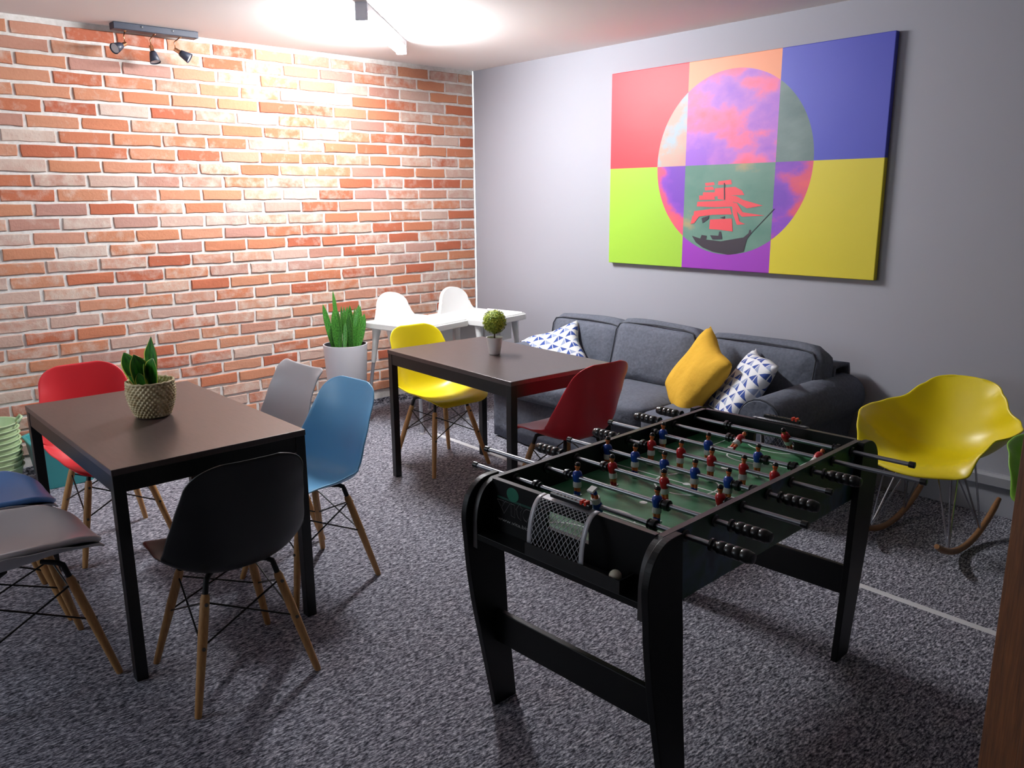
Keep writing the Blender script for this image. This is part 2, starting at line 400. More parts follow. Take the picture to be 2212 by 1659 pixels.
# ---- skirting, trunking, floor strip
o = MB().box((FX0/2, -0.004, 0.025), (-FX0, 0.012, 0.05)).build('baseboard_back', M_CARPET)
struct(o, 'strip of grey carpet turned up along the foot of the brick wall', 'baseboard')
prof = [(0.0, 0.155), (-0.03, 0.158), (-0.033, 0.205), (-0.022, 0.218), (0.0, 0.219)]
o = MB().prism(prof, lambda a, b: Vector((a, -0.9, b)), lambda a, b: Vector((a, FY0, b))).build('trim_1', mat('trunking_grey', '9a9aa0', 0.5))
struct(o, 'grey cable trunking running low along the grey wall', 'trunking')
o = MB().prism([(-0.017, 0), (-0.012, 0.004), (0.012, 0.004), (0.017, 0)], lambda a, b: Vector((-1.185+a, -0.95, b)), lambda a, b: Vector((-1.27+a, -5.6, b))).build('trim_2', mat('strip_white', 'c9c9cb', 0.5))
struct(o, 'thin pale strip laid across the carpet', 'strip')

# ================================================================== LAMPS
M_GLOW = bpy.data.materials.new('lamp_diffuser_glow'); M_GLOW.use_nodes = True
nt = M_GLOW.node_tree; b = nt.nodes['Principled BSDF']
b.inputs['Base Color'].default_value = (0.9, 0.9, 0.9, 1); b.inputs['Emission Color'].default_value = (0.95, 0.97, 1.0, 1)
b.inputs['Emission Strength'].default_value = LAMP_STRENGTH
LA, LB = Vector((-1.925, -1.437, 0)), Vector((-1.185, -0.72, 0)); ld = (LB-LA); ang = math.atan2(ld.y, ld.x); LL = ld.length
lamp = thing('ceiling_light', 'long white batten light glowing on the ceiling', 'light', ((LA+LB)/2+Vector((0, 0, ROOM_H-0.088))), ang)
MB().box((0, 0, 0.066), (LL, 0.062, 0.040)).build('housing', mat('lamp_white', 'd8d8da', 0.4), lamp, bevel=0.003)
pr = [(-0.030, 0.046), (-0.031, 0.016), (-0.022, 0.003), (-0.010, 0.0), (0.010, 0.0), (0.022, 0.003), (0.031, 0.016), (0.030, 0.046)]
MB().prism(pr, lambda a, b: Vector((-LL/2+0.012, a, b)), lambda a, b: Vector((LL/2-0.012, a, b))).build('diffuser', M_GLOW, lamp)
for s in (-1, 1):
    MB().box((s*(LL/2-0.002), 0, 0.044), (0.016, 0.066, 0.090)).build('end_cap', mat('lamp_cap_grey', 'dcdee8', 0.5), lamp, bevel=0.003)

tr = thing('track_light', 'dark three lamp spotlight bar on the ceiling above the brick wall', 'spotlight', (-2.512, -0.115, ROOM_H))
M_TRK = mat('track_dark_blue', '2a2f3f', 0.45); M_BRASS = mat('copper_brass', 'c9946e', 0.25, metal=1.0)
MB().box((0, 0, -0.019), (0.485, 0.075, 0.038)).build('bar', M_TRK, tr, bevel=0.004)
for x in (-0.085, 0.09): MB().ball((x, -0.039, -0.014), 0.006, 10).build('screw', M_CHROME, tr, smooth=True)
for x, arm, piv, dr in ((-0.17, -0.012, 0.03, (-0.8, -0.45, -0.42)), (-0.005, -0.03, -0.005, (0.08, -0.3, -1)), (0.145, -0.04, -0.03, (0.75, -0.45, -0.55))):
    hd = MB().tube([(x, 0, -0.036), (x+arm, -0.005, -0.07), (x+arm, -0.01, -0.105)], 0.0035, 8); d = Vector(dr).normalized()
    p = Vector((x+arm, -0.01, -0.112)); sp = hd.build('spot_arm', M_BRASS, tr, smooth=True)
    MB().ball((x, 0, -0.037), 0.008, 10).build('arm_nut', M_BRASS, sp, smooth=True)
    MB().tube([p-d*0.006, p+d*0.032], 0.012, 14).build('lamp_socket', M_BRASS, sp, smooth=True, auto=40)
    q = p+d*0.03
    MB().tube([q, q+d*0.012, q+d*0.062], [0.017, 0.021, 0.031], 18, caps=False).build('spot_shade', M_TRK, sp, smooth=True).modifiers.new('s', 'SOLIDIFY').thickness = 0.002
    MB().tube([q+d*0.052, q+d*0.056], 0.026, 18).build('bulb', mat('frosted_glass', 'c9c9cc', 0.6), sp, smooth=True, auto=40)

# ================================================================== CANVAS
PY1, PY2, PZ1, PZ2, PX = -1.505, -3.380, 1.135, 2.383, -0.036
cv = thing('wall_canvas', 'big printed canvas of six colour blocks with a moon and a red sailed ship', 'canvas', (-0.002, (PY1+PY2)/2, (PZ1+PZ2)/2))
hw, hh = (PY1-PY2)/2, (PZ2-PZ1)/2
M_CANVAS = canvas_material(PY1, PY2, PZ1, PZ2)
me = MB().box((PX/2, 0, 0), (-PX, hw*2, hh*2)).mesh('canvas_print', M_CANVAS)
uvl = me.uv_layers.new(name='UVMap')
for lp in me.loops:
    p = me.vertices[lp.vertex_index].co; uvl.data[lp.index].uv = ((hw-p.y)/(2*hw), (p.z+hh)/(2*hh))
o = link('canvas_print', me, cv); bev(o, 0.004)
def ship_poly(pts, mi):          # flat print: (y, z) on the canvas face
    ship_poly.k = getattr(ship_poly, 'k', 0)+1
    vs_ = [Vector((PX-0.0005-0.00012*ship_poly.k, y, z)) for y, z in pts]
    MB().add(vs_, [tuple(range(len(vs_)))]).build('printed_hull' if mi else 'printed_sail', mat('print_dark', '2b2330', 0.5) if mi else mat('print_red', 'd2434c', 0.5), cv, recalc=False)
for pts in ([(0.1603, -0.0971),(0.0960, -0.0933),(0.0902, -0.1103),(0.1556, -0.1152)], [(0.0639, -0.0890),(-0.0240, -0.0810),(-0.0315, -0.1085),(0.0662, -0.1107)], [(0.1626, -0.1222),(0.1042, -0.1200),(0.0886, -0.1382),(0.1578, -0.1424)],
            [(0.0855, -0.1303),(-0.0556, -0.1235),(-0.1029, -0.1456),(-0.1216, -0.1719),(0.0055, -0.1738),(0.0767, -0.1783),(0.1366, -0.1930),(0.1750, -0.1675),(0.1696, -0.1523),(0.0877, -0.1542)],
            [(0.1996, -0.1723),(0.0891, -0.1732),(0.0816, -0.1983),(0.1981, -0.1998)], [(0.0650, -0.1734),(0.0295, -0.1687),(-0.0647, -0.1773),(-0.1178, -0.2010),(-0.2484, -0.2331),(-0.1437, -0.2497),(-0.0787, -0.2166),(0.0638, -0.1933)],
            [(0.2101, -0.2100),(0.0848, -0.2063),(-0.0372, -0.2007),(-0.0627, -0.2382),(0.0790, -0.2434),(0.2149, -0.2386)], [(0.2323, -0.2675),(0.1088, -0.2536),(-0.0284, -0.2481),(-0.0424, -0.2857),(0.0946, -0.2889),(0.2367, -0.3057)],
            [(-0.0380, -0.2135),(-0.0731, -0.2185),(-0.1167, -0.2723),(-0.2633, -0.2905),(-0.1127, -0.2988),(-0.0762, -0.2677),(-0.0972, -0.3266),(-0.1383, -0.3417),(-0.0811, -0.3467),(-0.0477, -0.2777)],
            [(0.1114, -0.3175),(-0.0439, -0.3095),(-0.0545, -0.3870),(0.0350, -0.3790),(0.1143, -0.3757)], [(0.2436, -0.2954),(0.1928, -0.3001),(0.2285, -0.3418),(0.2562, -0.3485)]):
    ship_poly(pts, 0)
for pts in ([(0.2410, -0.4202),(0.1667, -0.4388),(0.0250, -0.4477),(-0.1319, -0.4198),(-0.1645, -0.3942),(-0.1688, -0.3745),(-0.1801, -0.3742),(-0.1813, -0.3918),(-0.3232, -0.2491),(-0.3256, -0.2529),(-0.1921, -0.3857),(-0.1554, -0.4290),(-0.1373, -0.5041),(-0.0860, -0.5183),(-0.0276, -0.5269),(0.0820, -0.5133),(0.1576, -0.4904),(0.2096, -0.4610)],
            [(0.1060, -0.4134),(0.0450, -0.4148),(0.0404, -0.3893),(0.0284, -0.3890),(0.0162, -0.4342),(0.0861, -0.4394)], [(0.1681, -0.4130),(0.1305, -0.4171),(0.1353, -0.4430),(0.1792, -0.4392)],
            [(0.1736, -0.3101),(0.1188, -0.2942),(0.1238, -0.3146),(0.1657, -0.3408)], [(0.0393, -0.3065),(0.0041, -0.2961),(0.0090, -0.3132)], [(0.0241, -0.0996),(0.0182, -0.0997),(0.0099, -0.1986),(0.0182, -0.1985)]):
    ship_poly(pts, 1)

# ================================================================== FOUR-LEGGED TABLES
def make_table(name, label, loc, rz, sx, sy):
    t = thing(name, label, 'table', loc, rz, 'black dining tables')
    MB().box((0, 0, 0.739), (sx, sy, 0.022)).build('table_top', M_TOP, t, bevel=0.002)
    lg = 0.038
    for i in (-1, 1):
        for j in (-1, 1):
            MB().box((i*(sx/2-lg/2-0.002), j*(sy/2-lg/2-0.002), 0.364), (lg, lg, 0.728)).build('leg', M_BLACK, t, bevel=0.002)
    for i in (-1, 1):
        MB().box((i*(sx/2-0.014), 0, 0.698), (0.020, sy-2*lg-0.004, 0.060)).build('apron', M_BLACK, t, bevel=0.0015)
        MB().box((0, i*(sy/2-0.014), 0.698), (sx-2*lg-0.004, 0.020, 0.060)).build('apron', M_BLACK, t, bevel=0.0015)
    return t
make_table('dining_table', 'black table with the wicker potted plant on top', (-3.359, -2.0873, 0), 0.0053, 0.676, 1.140)
make_table('dining_table', 'black table with the small ball topiary on top, before the sofa', (-1.579, -2.0594, 0), -0.0464, 0.675, 1.105)

# ================================================================== SHELL CHAIRS
def shell_mesh(name, prof, wid, lift, nu=16, nv=34, thick=0.007, corner=0.0, rtop=0.09, rfront=0.07, power=2.6, flare=0.0):
    """prof: (y,z) centre line front->top; wid/lift: tables over v"""
    L = [catmull([(0, a, b_) for a, b_ in prof], j/200) for j in range(201)]
    acc = [0]
    for p, q in zip(L, L[1:]): acc.append(acc[-1]+(q-p).length)
    T = acc[-1]
    def at(v):
        s_ = v*T
        for j in range(200):
            if acc[j+1] >= s_:
                f = (s_-acc[j])/max(1e-9, acc[j+1]-acc[j]); p = L[j].lerp(L[j+1], f); d = (L[min(j+2, 200)]-L[max(j-1, 0)]).normalized()
                return p, Vector((0, d.z, -d.y))   # normal towards the sitter
        return L[-1], Vector((0, 1, 0))
    def vmap(j):      # denser rows at both rounded ends
        x = j/nv; return 0.5-0.5*math.cos(PI*x)*0.35-0.5*(1-2*x)*0.65
    mb = MB(); rows = []
    for j in range(nv+1):
        v = min(max(vmap(j), 0), 1); p, n = at(v)
        w = w0 = interp(wid, v); e = interp(lift, v)
        dt, df = (1-v)*T, v*T
        if dt < rtop: w -= rtop*(1-math.sqrt(max(0, 1-((rtop-dt)/rtop)**2)))
        if df < rfront: w -= rfront*(1-math.sqrt(max(0, 1-((rfront-df)/rfront)**2)))
        rows.append((p, n, w, e, v, w0))
    def fn(a, b_):
        p, n, w, e, v, w0 = rows[round(b_*nv)]; u = 2*a-1; t = abs(u)*w/w0
        q = p+Vector((u*w, 0, 0))+n*(e*t**power)
        if corner: q += Vector((0, 0, corner*t**3*max(0, (v-0.8)/0.2)))
        if flare: q += n*(-flare*max(0, (t-0.75)/0.25)**2*e)
        return q
    mb.grid(fn, nu, nv)
    return mb
def finish_shell(mb, name, mt, parent, thick=0.008):
    o = mb.build(name, mt, parent, smooth=True)
    so = o.modifiers.new('solid', 'SOLIDIFY'); so.thickness = thick; so.offset = 0
    ss = o.modifiers.new('sub', 'SUBSURF'); ss.levels = 1; ss.render_levels = 1
    return o
DSW_P = [(0.232, 0.412), (0.222, 0.430), (0.19, 0.441), (0.12, 0.440), (0.04, 0.430), (-0.04, 0.420), (-0.11, 0.418), (-0.165, 0.436), (-0.200, 0.482), (-0.222, 0.545), (-0.242, 0.620), (-0.260, 0.695), (-0.276, 0.765), (-0.290, 0.825)]
DSW_W = [(0, 0.200), (0.15, 0.222), (0.35, 0.236), (0.50, 0.238), (0.62, 0.232), (0.75, 0.214), (0.88, 0.194), (1, 0.178)]
DSW_E = [(0, 0.004), (0.10, 0.020), (0.25, 0.050), (0.40, 0.082), (0.52, 0.098), (0.65, 0.088), (0.80, 0.060), (0.92, 0.034), (1, 0.018)]
TUL_P = [(0.225, 0.420), (0.215, 0.440), (0.18, 0.452), (0.11, 0.450), (0.03, 0.440), (-0.05, 0.430), (-0.12, 0.430), (-0.17, 0.452), (-0.20, 0.500), (-0.215, 0.560), (-0.225, 0.630), (-0.236, 0.700), (-0.252, 0.765), (-0.275, 0.815)]
TUL_W = [(0, 0.205), (0.15, 0.230), (0.35, 0.242), (0.50, 0.240), (0.62, 0.232), (0.75, 0.214), (0.88, 0.198), (1, 0.196)]
TUL_E = [(0, 0.010), (0.10, 0.035), (0.25, 0.075), (0.40, 0.100), (0.52, 0.092), (0.65, 0.072), (0.80, 0.046), (0.92, 0.018), (1, -0.012)]
LEG_TOP = [(sx*0.108, sy*0.105-0.012, 0.415) for sx in (-1, 1) for sy in (-1, 1)]
LEG_BOT = [(sx*0.205, sy*0.205-0.005, 0.0) for sx in (-1, 1) for sy in (-1, 1)]
def leg_pt(i, z):
    a, b_ = Vector(LEG_TOP[i]), Vector(LEG_BOT[i]); f = (a.z-z)/(a.z-b_.z); return a.lerp(b_, f)
def chair_base(t):
    for i in range(4):
        a, b_ = leg_pt(i, 0.362), Vector(LEG_BOT[i])
        pts = [a.lerp(b_, f) for f in (0, 0.03, 0.35, 0.97, 1.0)]
        lg = MB().tube(pts, [0.0115, 0.0145, 0.0155, 0.0115, 0.010], 14).build('leg', M_BEECH, t, smooth=True, auto=50)
        out = Vector((LEG_BOT[i][0], LEG_BOT[i][1], 0)).normalized()
        for z in (0.335, 0.205):
            c = leg_pt(i, z); y = Vector((0, 1 if out.y > 0 else -1, 0))
            MB().tube([c+y*0.010, c+y*0.0175], 0.006, 10).build('bolt', mat('bolt_steel', '55534e', 0.35, metal=0.8), lg, smooth=True, auto=40)
    ring = [0, 1, 3, 2]
    for k in range(4):
        i, j = ring[k], ring[(k+1) % 4]
        for p, q in ((i, j), (j, i)):
            MB().tube([leg_pt(p, 0.338), leg_pt(q, 0.205)], 0.0032, 6).build('wire_brace', M_WIRE, t, smooth=True, auto=40)
    for i in range(4):
        a = Vector(LEG_TOP[i])
        MB().tube([Vector((a.x*0.5, a.y*0.5, 0.413)), Vector((a.x*0.9, a.y*0.9, 0.411)), leg_pt(i, 0.404), leg_pt(i, 0.395), leg_pt(i, 0.352)], [0.008, 0.009, 0.0095, 0.0095, 0.0095], 10).build('mount_bracket', M_BLACKM, t, smooth=True, auto=40)
def dsw(label, mt, loc, rz):
    t = thing('shell_chair', label, 'chair', (loc[0], loc[1], 0), rz, 'moulded shell chairs with wooden legs')
    finish_shell(shell_mesh('seat_shell', DSW_P, DSW_W, DSW_E), 'seat_shell', mt, t)
    chair_base(t); return t
def tulip(label, mt, padmt, loc, rz):
    t = thing('padded_shell_chair', label, 'chair', (loc[0], loc[1], 0), rz, 'grey shell chairs with seat pads')
    finish_shell(shell_mesh('seat_shell', TUL_P, TUL_W, TUL_E, corner=0.016, rtop=0.035, rfront=0.13), 'seat_shell', mt, t)
    # seat pad hugging the bowl
    pp = [(y*0.965, z+0.020) for y, z in TUL_P[0:8]]
    o = shell_mesh('seat_pad', pp, [(0, 0.190), (0.3, 0.216), (0.7, 0.224), (1, 0.200)], [(0, 0.008), (0.3, 0.050), (0.7, 0.085), (1, 0.085)], 14, 22, rtop=0.06, rfront=0.125).build('seat_pad', padmt, t, smooth=True)
    s_ = o.modifiers.new('solid', 'SOLIDIFY'); s_.thickness = 0.022; s_.offset = 0
    ss = o.modifiers.new('sub', 'SUBSURF'); ss.levels = 2; ss.render_levels = 2
    chair_base(t); return t
P_RED = mat('red_plastic', 'd22630', 0.38); P_YEL = mat('yellow_plastic', 'd9c40e', 0.36); P_BLUE = mat('blue_plastic', '7cc2f0', 0.34)
P_BLK = mat('black_plastic', '070708', 0.42); P_GREY = mat('grey_plastic', 'b8b7bb', 0.42); P_GREEN = mat('green_plastic', '7fb83a', 0.4)
PAD_GREY = mat('grey_leatherette_pad', 'bebbbe', 0.3, bump=(30, 0.05, 0.004)); PAD_BLUE = mat('blue_pad', '5c92d6', 0.38)  # PAD_BLUE: one even blue on the rear left pad, the other pads grey
dsw('red shell chair at the brick wall end of the wicker plant table', P_RED, (-3.375, -1.385), PI+0.03)
dsw('black shell chair seen from behind at the near end of the wicker plant table', P_BLK, (-3.405, -2.785), -0.03)
dsw('light blue shell chair beside the wicker plant table', P_BLUE, (-2.885, -2.345), PI/2+0.10)
tulip('pale grey flared back chair behind the light blue chair', P_GREY, PAD_GREY, (-2.86, -1.835), PI/2+0.02)
tulip('grey padded chair cut by the left edge, nearest the viewer', P_GREY, PAD_GREY, (-3.925, -2.36), -PI/2+0.04)
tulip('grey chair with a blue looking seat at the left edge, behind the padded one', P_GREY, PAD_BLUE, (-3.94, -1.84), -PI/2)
dsw('yellow shell chair at the brick wall end of the topiary table', P_YEL, (-1.535, -1.505), PI-0.02)
dsw('red shell chair seen from behind between the topiary table and the football table', P_RED, (-1.545, -2.560), -0.05)

# ---- yellow rocking armchair
rk = thing('rocking_chair', 'yellow shell armchair on wire legs and wooden rockers', 'rocking chair', (-0.555, -3.965, 0), PI/2-0.02)
RAR_P = [(0.300, 0.385), (0.285, 0.405), (0.24, 0.418), (0.16, 0.415), (0.07, 0.402), (-0.02, 0.390), (-0.10, 0.388), (-0.165, 0.405), (-0.215, 0.455), (-0.245, 0.525), (-0.268, 0.600), (-0.288, 0.672), (-0.310, 0.738)]
def rar_shell():
    L = [catmull([(0, a, b_) for a, b_ in RAR_P], j/240) for j in range(241)]; acc = [0]
    for p, q in zip(L, L[1:]): acc.append(acc[-1]+(q-p).length)
    T = acc[-1]; nv, nu = 36, 24
    wid = [(0, 0.225), (0.12, 0.250), (0.28, 0.290), (0.42, 0.330), (0.55, 0.335), (0.66, 0.300), (0.78, 0.215), (0.90, 0.165), (1, 0.128)]
    zed = [(0, 0.402), (0.08, 0.425), (0.20, 0.530), (0.30, 0.582), (0.45, 0.590), (0.60, 0.596), (0.72, 0.616), (0.85, 0.684), (1, 0.735)]
    yed = [(0, 0.275), (0.08, 0.262), (0.20, 0.225), (0.30, 0.170), (0.45, 0.060), (0.60, -0.070), (0.72, -0.160), (0.85, -0.235), (1, -0.300)]
    def at(v):
        s_ = v*T
        for j in range(240):
            if acc[j+1] >= s_: return L[j].lerp(L[j+1], (s_-acc[j])/max(1e-9, acc[j+1]-acc[j]))
        return L[-1]
    def fn(a, b_):
        v = 0.5-0.5*math.cos(PI*b_)*0.35-0.5*(1-2*b_)*0.65; v = min(max(v, 0), 1); c = at(v); u = 2*a-1; t = abs(u)
        w, ze, ye = interp(wid, v), interp(zed, v), interp(yed, v)
        for d, rr in ((v*T, 0.09), ((1-v)*T, 0.08)):
            if d < rr: w -= rr*(1-math.sqrt(max(0, 1-((rr-d)/rr)**2)))*0.9
        e = Vector((w, ye, ze)); p1 = Vector((w*0.62, c.y, c.z)); p2 = Vector((w*0.80, c.y*0.25+e.y*0.75, c.z+(e.z-c.z)*0.72))
        if v > 0.62: k = (v-0.62)/0.38; p2 = p2.lerp(Vector((w*0.85, c.y*0.35+e.y*0.65, c.z*0.5+e.z*0.5)), k)
        p0 = Vector((0, c.y, c.z)); q = p0*(1-t)**3+p1*3*t*(1-t)**2+p2*3*t*t*(1-t)+e*t**3
        return Vector((q.x*(1 if u >= 0 else -1), q.y, q.z))
    return MB().grid(fn, nu, nv)
finish_shell(rar_shell(), 'seat_shell', P_YEL, rk, 0.009)
gc = thing('shell_armchair', 'lime green shell armchair half hidden behind the timber post', 'chair', (-0.80, -4.668, 0), PI/2)
o = finish_shell(rar_shell(), 'seat_shell', P_GREEN, gc, 0.009); o.location = (0, 0, 0.035)
chair_base(gc)
for s in (-1, 1):
    pts = [(s*0.175, 0.335-0.70*f, 0.022+0.115*(2*f-0.92)**2) for f in [i/16 for i in range(17)]]
    MB().tube(pts, [0.011]+[0.0145]*15+[0.011], 12).build('rocker', wood_material('rocker_wood', '7c5430', '96683c', 0.4), rk, smooth=True, auto=60)
def wire(pts): MB().tube(pts, 0.0042, 7).build('base_wire', M_CHROME, rk, smooth=True, auto=40)
for s in (-1, 1):
    fpt, bpt = Vector((s*0.175, 0.20, 0.06)), Vector((s*0.175, -0.16, 0.055))
    for q in ((s*0.14, 0.17, 0.402), (s*0.05, 0.10, 0.398), (s*0.12, 0.03, 0.394)): wire([fpt, q])
    for q in ((s*0.14, -0.10, 0.382), (s*0.05, -0.06, 0.384), (s*0.12, 0.01, 0.392)): wire([bpt, q])
wire([(-0.14, 0.17, 0.400), (0, 0.15, 0.385), (0.14, 0.17, 0.400)]); wire([(-0.14, -0.10, 0.380), (0.14, -0.10, 0.380)])

# ================================================================== HIGH CHAIRS
def high_chair(label, loc, rz):
    t = thing('high_chair', label, 'high chair', (loc[0], loc[1], 0), rz, 'white plastic high chairs')
    # local: front = +y ; tray top at 0.745
    arch = [(-0.215, 0.690), (-0.200, 0.735), (-0.172, 0.775), (-0.158, 0.810)]
    arch += [(0.150*math.cos(a), 0.815+0.110*math.sin(a)) for a in [PI-PI*k/18 for k in range(19)]]
    arch += [(0.158, 0.810), (0.172, 0.775), (0.200, 0.735), (0.215, 0.690)]
    def bk(x, z, d): return Vector((x, -0.205-0.10*(z-0.69)+0.9*x*x+d, z))
    mb = MB(); n = len(arch); rows = 8; vs_ = []
    for d in (0.0, -0.030):           # front and back skin, filled as rows between the mirrored outline points
        for k in range(n//2+1):
            xl, zl = arch[k]; xr, zr = arch[n-1-k]
            for q in range(rows+1): vs_.append(bk(xl+(xr-xl)*q/rows, zl, d))
    H_ = n//2+1; w_ = rows+1; fs = []
    for d in range(2):
        o_ = d*H_*w_
        for k in range(H_-1):
            for q in range(rows): fs.append((o_+k*w_+q, o_+k*w_+q+1, o_+(k+1)*w_+q+1, o_+(k+1)*w_+q))
    for k in range(H_-1):
        for q in (0, rows): fs.append((k*w_+q, (k+1)*w_+q, H_*w_+(k+1)*w_+q, H_*w_+k*w_+q))
    for q in range(rows): fs.append((q, q+1, H_*w_+q+1, H_*w_+q)); e_ = (H_-1)*w_; fs.append((e_+q, e_+q+1, H_*w_+e_+q+1, H_*w_+e_+q))
    mb.add(vs_, fs).build('backrest', M_WHITEP, t, smooth=True, auto=50)
    prof = [(0.13, 0.47), (0.155, 0.485), (0.185, 0.60), (0.20, 0.695), (0.186, 0.695), (0.165, 0.60), (0.13, 0.495), (0.0005, 0.49)]
    o = MB().lathe(prof, 28, caps=True).build('seat_bucket', M_WHITEP, t, smooth=True, auto=50); o.scale = (1.0, 1.05, 1)
    ol = []
    for cx_, cy_, a0 in ((0.205, 0.265, 0), (-0.205, 0.265, 1), (-0.215, -0.215, 2), (0.215, -0.215, 3)):
        for k in range(5): a = (a0+k/4)*PI/2; ol.append((cx_+0.045*math.cos(a), cy_+0.045*math.sin(a)))
    MB().prism(ol, lambda x, y: Vector((x, y, 0.694)), lambda x, y: Vector((x, y, 0.738))).build('tray', M_WHITEP, t, bevel=0.006)
    for x, y, sx, sy in ((0, 0.292, 0.44, 0.014), (-0.236, 0.09, 0.014, 0.34), (0.236, 0.09, 0.014, 0.34)): MB().box((x, y, 0.741), (sx, sy, 0.010)).build('tray_rim', M_WHITEP, t, bevel=0.004)
    for sx in (-1, 1):
        for sy in (-1, 1):
            a = Vector((sx*0.205, sy*0.19+0.02, 0.70)); b_ = Vector((sx*0.246, sy*0.270, 0.0)); k = a.lerp(b_, 0.36)
            lg = MB().tube([k, b_], 0.0125, 14).build('leg', mat('leg_grey_metal', 'a8aab2', 0.35, metal=0.4), t, smooth=True, auto=40)
            MB().tube([a+Vector((0, 0, 0.005)), a.lerp(b_, 0.15), k], [0.034, 0.022, 0.016], 14).build('leg_sleeve', M_WHITEP, lg, smooth=True, auto=50)
            MB().tube([b_+Vector((0, 0, 0.012)), b_], 0.0145, 14).build('foot_cap', M_WHITEP, lg, smooth=True, auto=40)
    for sx in (-1, 1): MB().box((sx*0.090, 0.215, 0.615), (0.135, 0.014, 0.13)).build('front_panel', M_WHITEP, t, bevel=0.005)
    return t
high_chair('white high chair next to the tall planter', (-1.072, -0.600), PI+0.20)
high_chair('white high chair in the corner next to the grey wall', (-0.545, -0.640), PI+0.17)

# ================================================================== SOFA
FAB = mat('charcoal_cotton', '585c66', 0.9, spec=0.15, noise=(60, '626672', 6), bump=(5, 0.55, 0.05))
PIPE = mat('charcoal_piping', '46484e', 0.9, spec=0.1)
SY0, SY1, SFX = -1.22, -3.40, -0.955
so = thing('sofa', 'charcoal grey three seat fabric sofa with rolled arms along the grey wall', 'sofa', (-0.5, (SY0+SY1)/2, 0))
OFF = -Vector(so.location)
def soft_box(name, c, d, r, mt, parent, rot=None, puff=0.0, seg=4, noise=0.0, seed=1):
    """pillow like box: subdivided, rounded and puffed"""
    n = 10; rr = random.Random(seed); ph = [rr.uniform(0, 6.28) for _ in range(6)]
    bm = bmesh.new(); bmesh.ops.create_cube(bm, size=2.0); bmesh.ops.subdivide_edges(bm, edges=bm.edges, cuts=n, use_grid_fill=True)
    h = Vector(d)/2
    for v in bm.verts:
        p = Vector((v.co.x*h.x, v.co.y*h.y, v.co.z*h.z)); q = Vector(tuple(max(-(h[i]-r), min(h[i]-r, p[i])) for i in range(3)))
        dd = p-q
        if dd.length > 1e-9: p = q+dd.normalized()*r
        a = [1-(v.co[i])**2 for i in range(3)]
        sgn = [1 if v.co[i] > 0 else -1 for i in range(3)]
        for i in range(3):
            j, k = (i+1) % 3, (i+2) % 3
            if abs(v.co[i]) > 0.98: p[i] += sgn[i]*puff*max(0, a[j])**0.6*max(0, a[k])**0.6
        if noise: p += Vector((math.sin(9*p.y+ph[0]), math.sin(8*p.z+ph[1]), math.sin(10*p.y+ph[2])+math.sin(7*p.x+ph[3])))*noise
        v.co = p
    if rot is not None: bmesh.ops.transform(bm, matrix=rot.to_4x4(), verts=bm.verts)
    bmesh.ops.translate(bm, vec=Vector(c), verts=bm.verts)
    me = bpy.data.meshes.new(name); bm.to_mesh(me); bm.free(); me.materials.append(mt)
    for p in me.polygons: p.use_smooth = True
    return link(name, me, parent)
def wp(x, y, z): return Vector((x, y, z))+OFF
MB().box(wp(-0.50, -2.31, 0.19), (0.80, 1.96, 0.24)).build('base', FAB, so, bevel=0.02)
# pleated skirt, front and both ends
for a_, b_ in (((SFX+0.03, SY0-0.065), (SFX+0.03, SY1+0.065)), ((SFX+0.03, SY0-0.065), (-0.08, SY0-0.065)), ((SFX+0.03, SY1+0.065), (-0.08, SY1+0.065))):
    A, B = Vector((*a_, 0)), Vector((*b_, 0)); nn = Vector((-(B-A).y, (B-A).x, 0)).normalized(); Ln = (B-A).length
    sk = MB().grid(lambda u, v: A.lerp(B, u)+nn*(0.006*math.sin(u*Ln*34)*(1-v)-0.0*v)+Vector((0, 0, 0.012+0.30*v))+OFF, int(Ln*40), 4)
    o = sk.build('skirt', FAB, so, smooth=True); o.modifiers.new('s', 'SOLIDIFY').thickness = 0.006
for s, yc in ((1, SY0-0.125), (-1, SY1+0.125)):
    n = 18; prof = []
    for i in range(n+1):
        a = -0.35*PI+i/n*1.7*PI if s > 0 else PI+0.35*PI-i/n*1.7*PI
        prof.append((yc+s*0.015+0.118*math.cos(a), 0.505+0.118*math.sin(a)))
    prof.append((yc-s*0.080, 0.30)); prof.append((yc+s*0.060, 0.30))
    prof = prof[:-2]+([(yc-s*0.075, 0.30), (yc+s*0.060, 0.30)])
    mb = MB(); K = len(prof); xs = [SFX, SFX+0.015, -0.5, -0.10, -0.06]; sc = [0.93, 1, 1.03, 1.03, 0.96]
    vs_ = []
    for x, k in zip(xs, sc):
        for (yy, zz) in prof: vs_.append(wp(x, yc+(yy-yc)*k, 0.45+(zz-0.45)*k))
    fs = [(i*K+j, i*K+(j+1) % K, (i+1)*K+(j+1) % K, (i+1)*K+j) for i in range(len(xs)-1) for j in range(K)]
    fs += [tuple(range(K-1, -1, -1)), tuple(range((len(xs)-1)*K, len(xs)*K))]
    arm = mb.add(vs_, fs).build('armrest', FAB, so, smooth=True, auto=50)
    pth = [wp(SFX+0.008, yc+(yy-yc)*0.98, 0.45+(zz-0.45)*0.98) for yy, zz in prof[:-2]]
    MB().tube(pth, 0.004, 6).build('piping', PIPE, arm, smooth=True)
def backf(u, v):
    y = SY0-0.10+(SY1-SY0+0.20)*u; a = PI*v
    return wp(-0.145-0.115*math.cos(a), y, 0.30+0.36*min(1, math.sin(a)*1.6)+0.03*math.sin(a))
o = MB().grid(backf, 24, 16).build('backrest_frame', FAB, so, smooth=True); o.modifiers.new('s', 'SOLIDIFY').thickness = 0.02
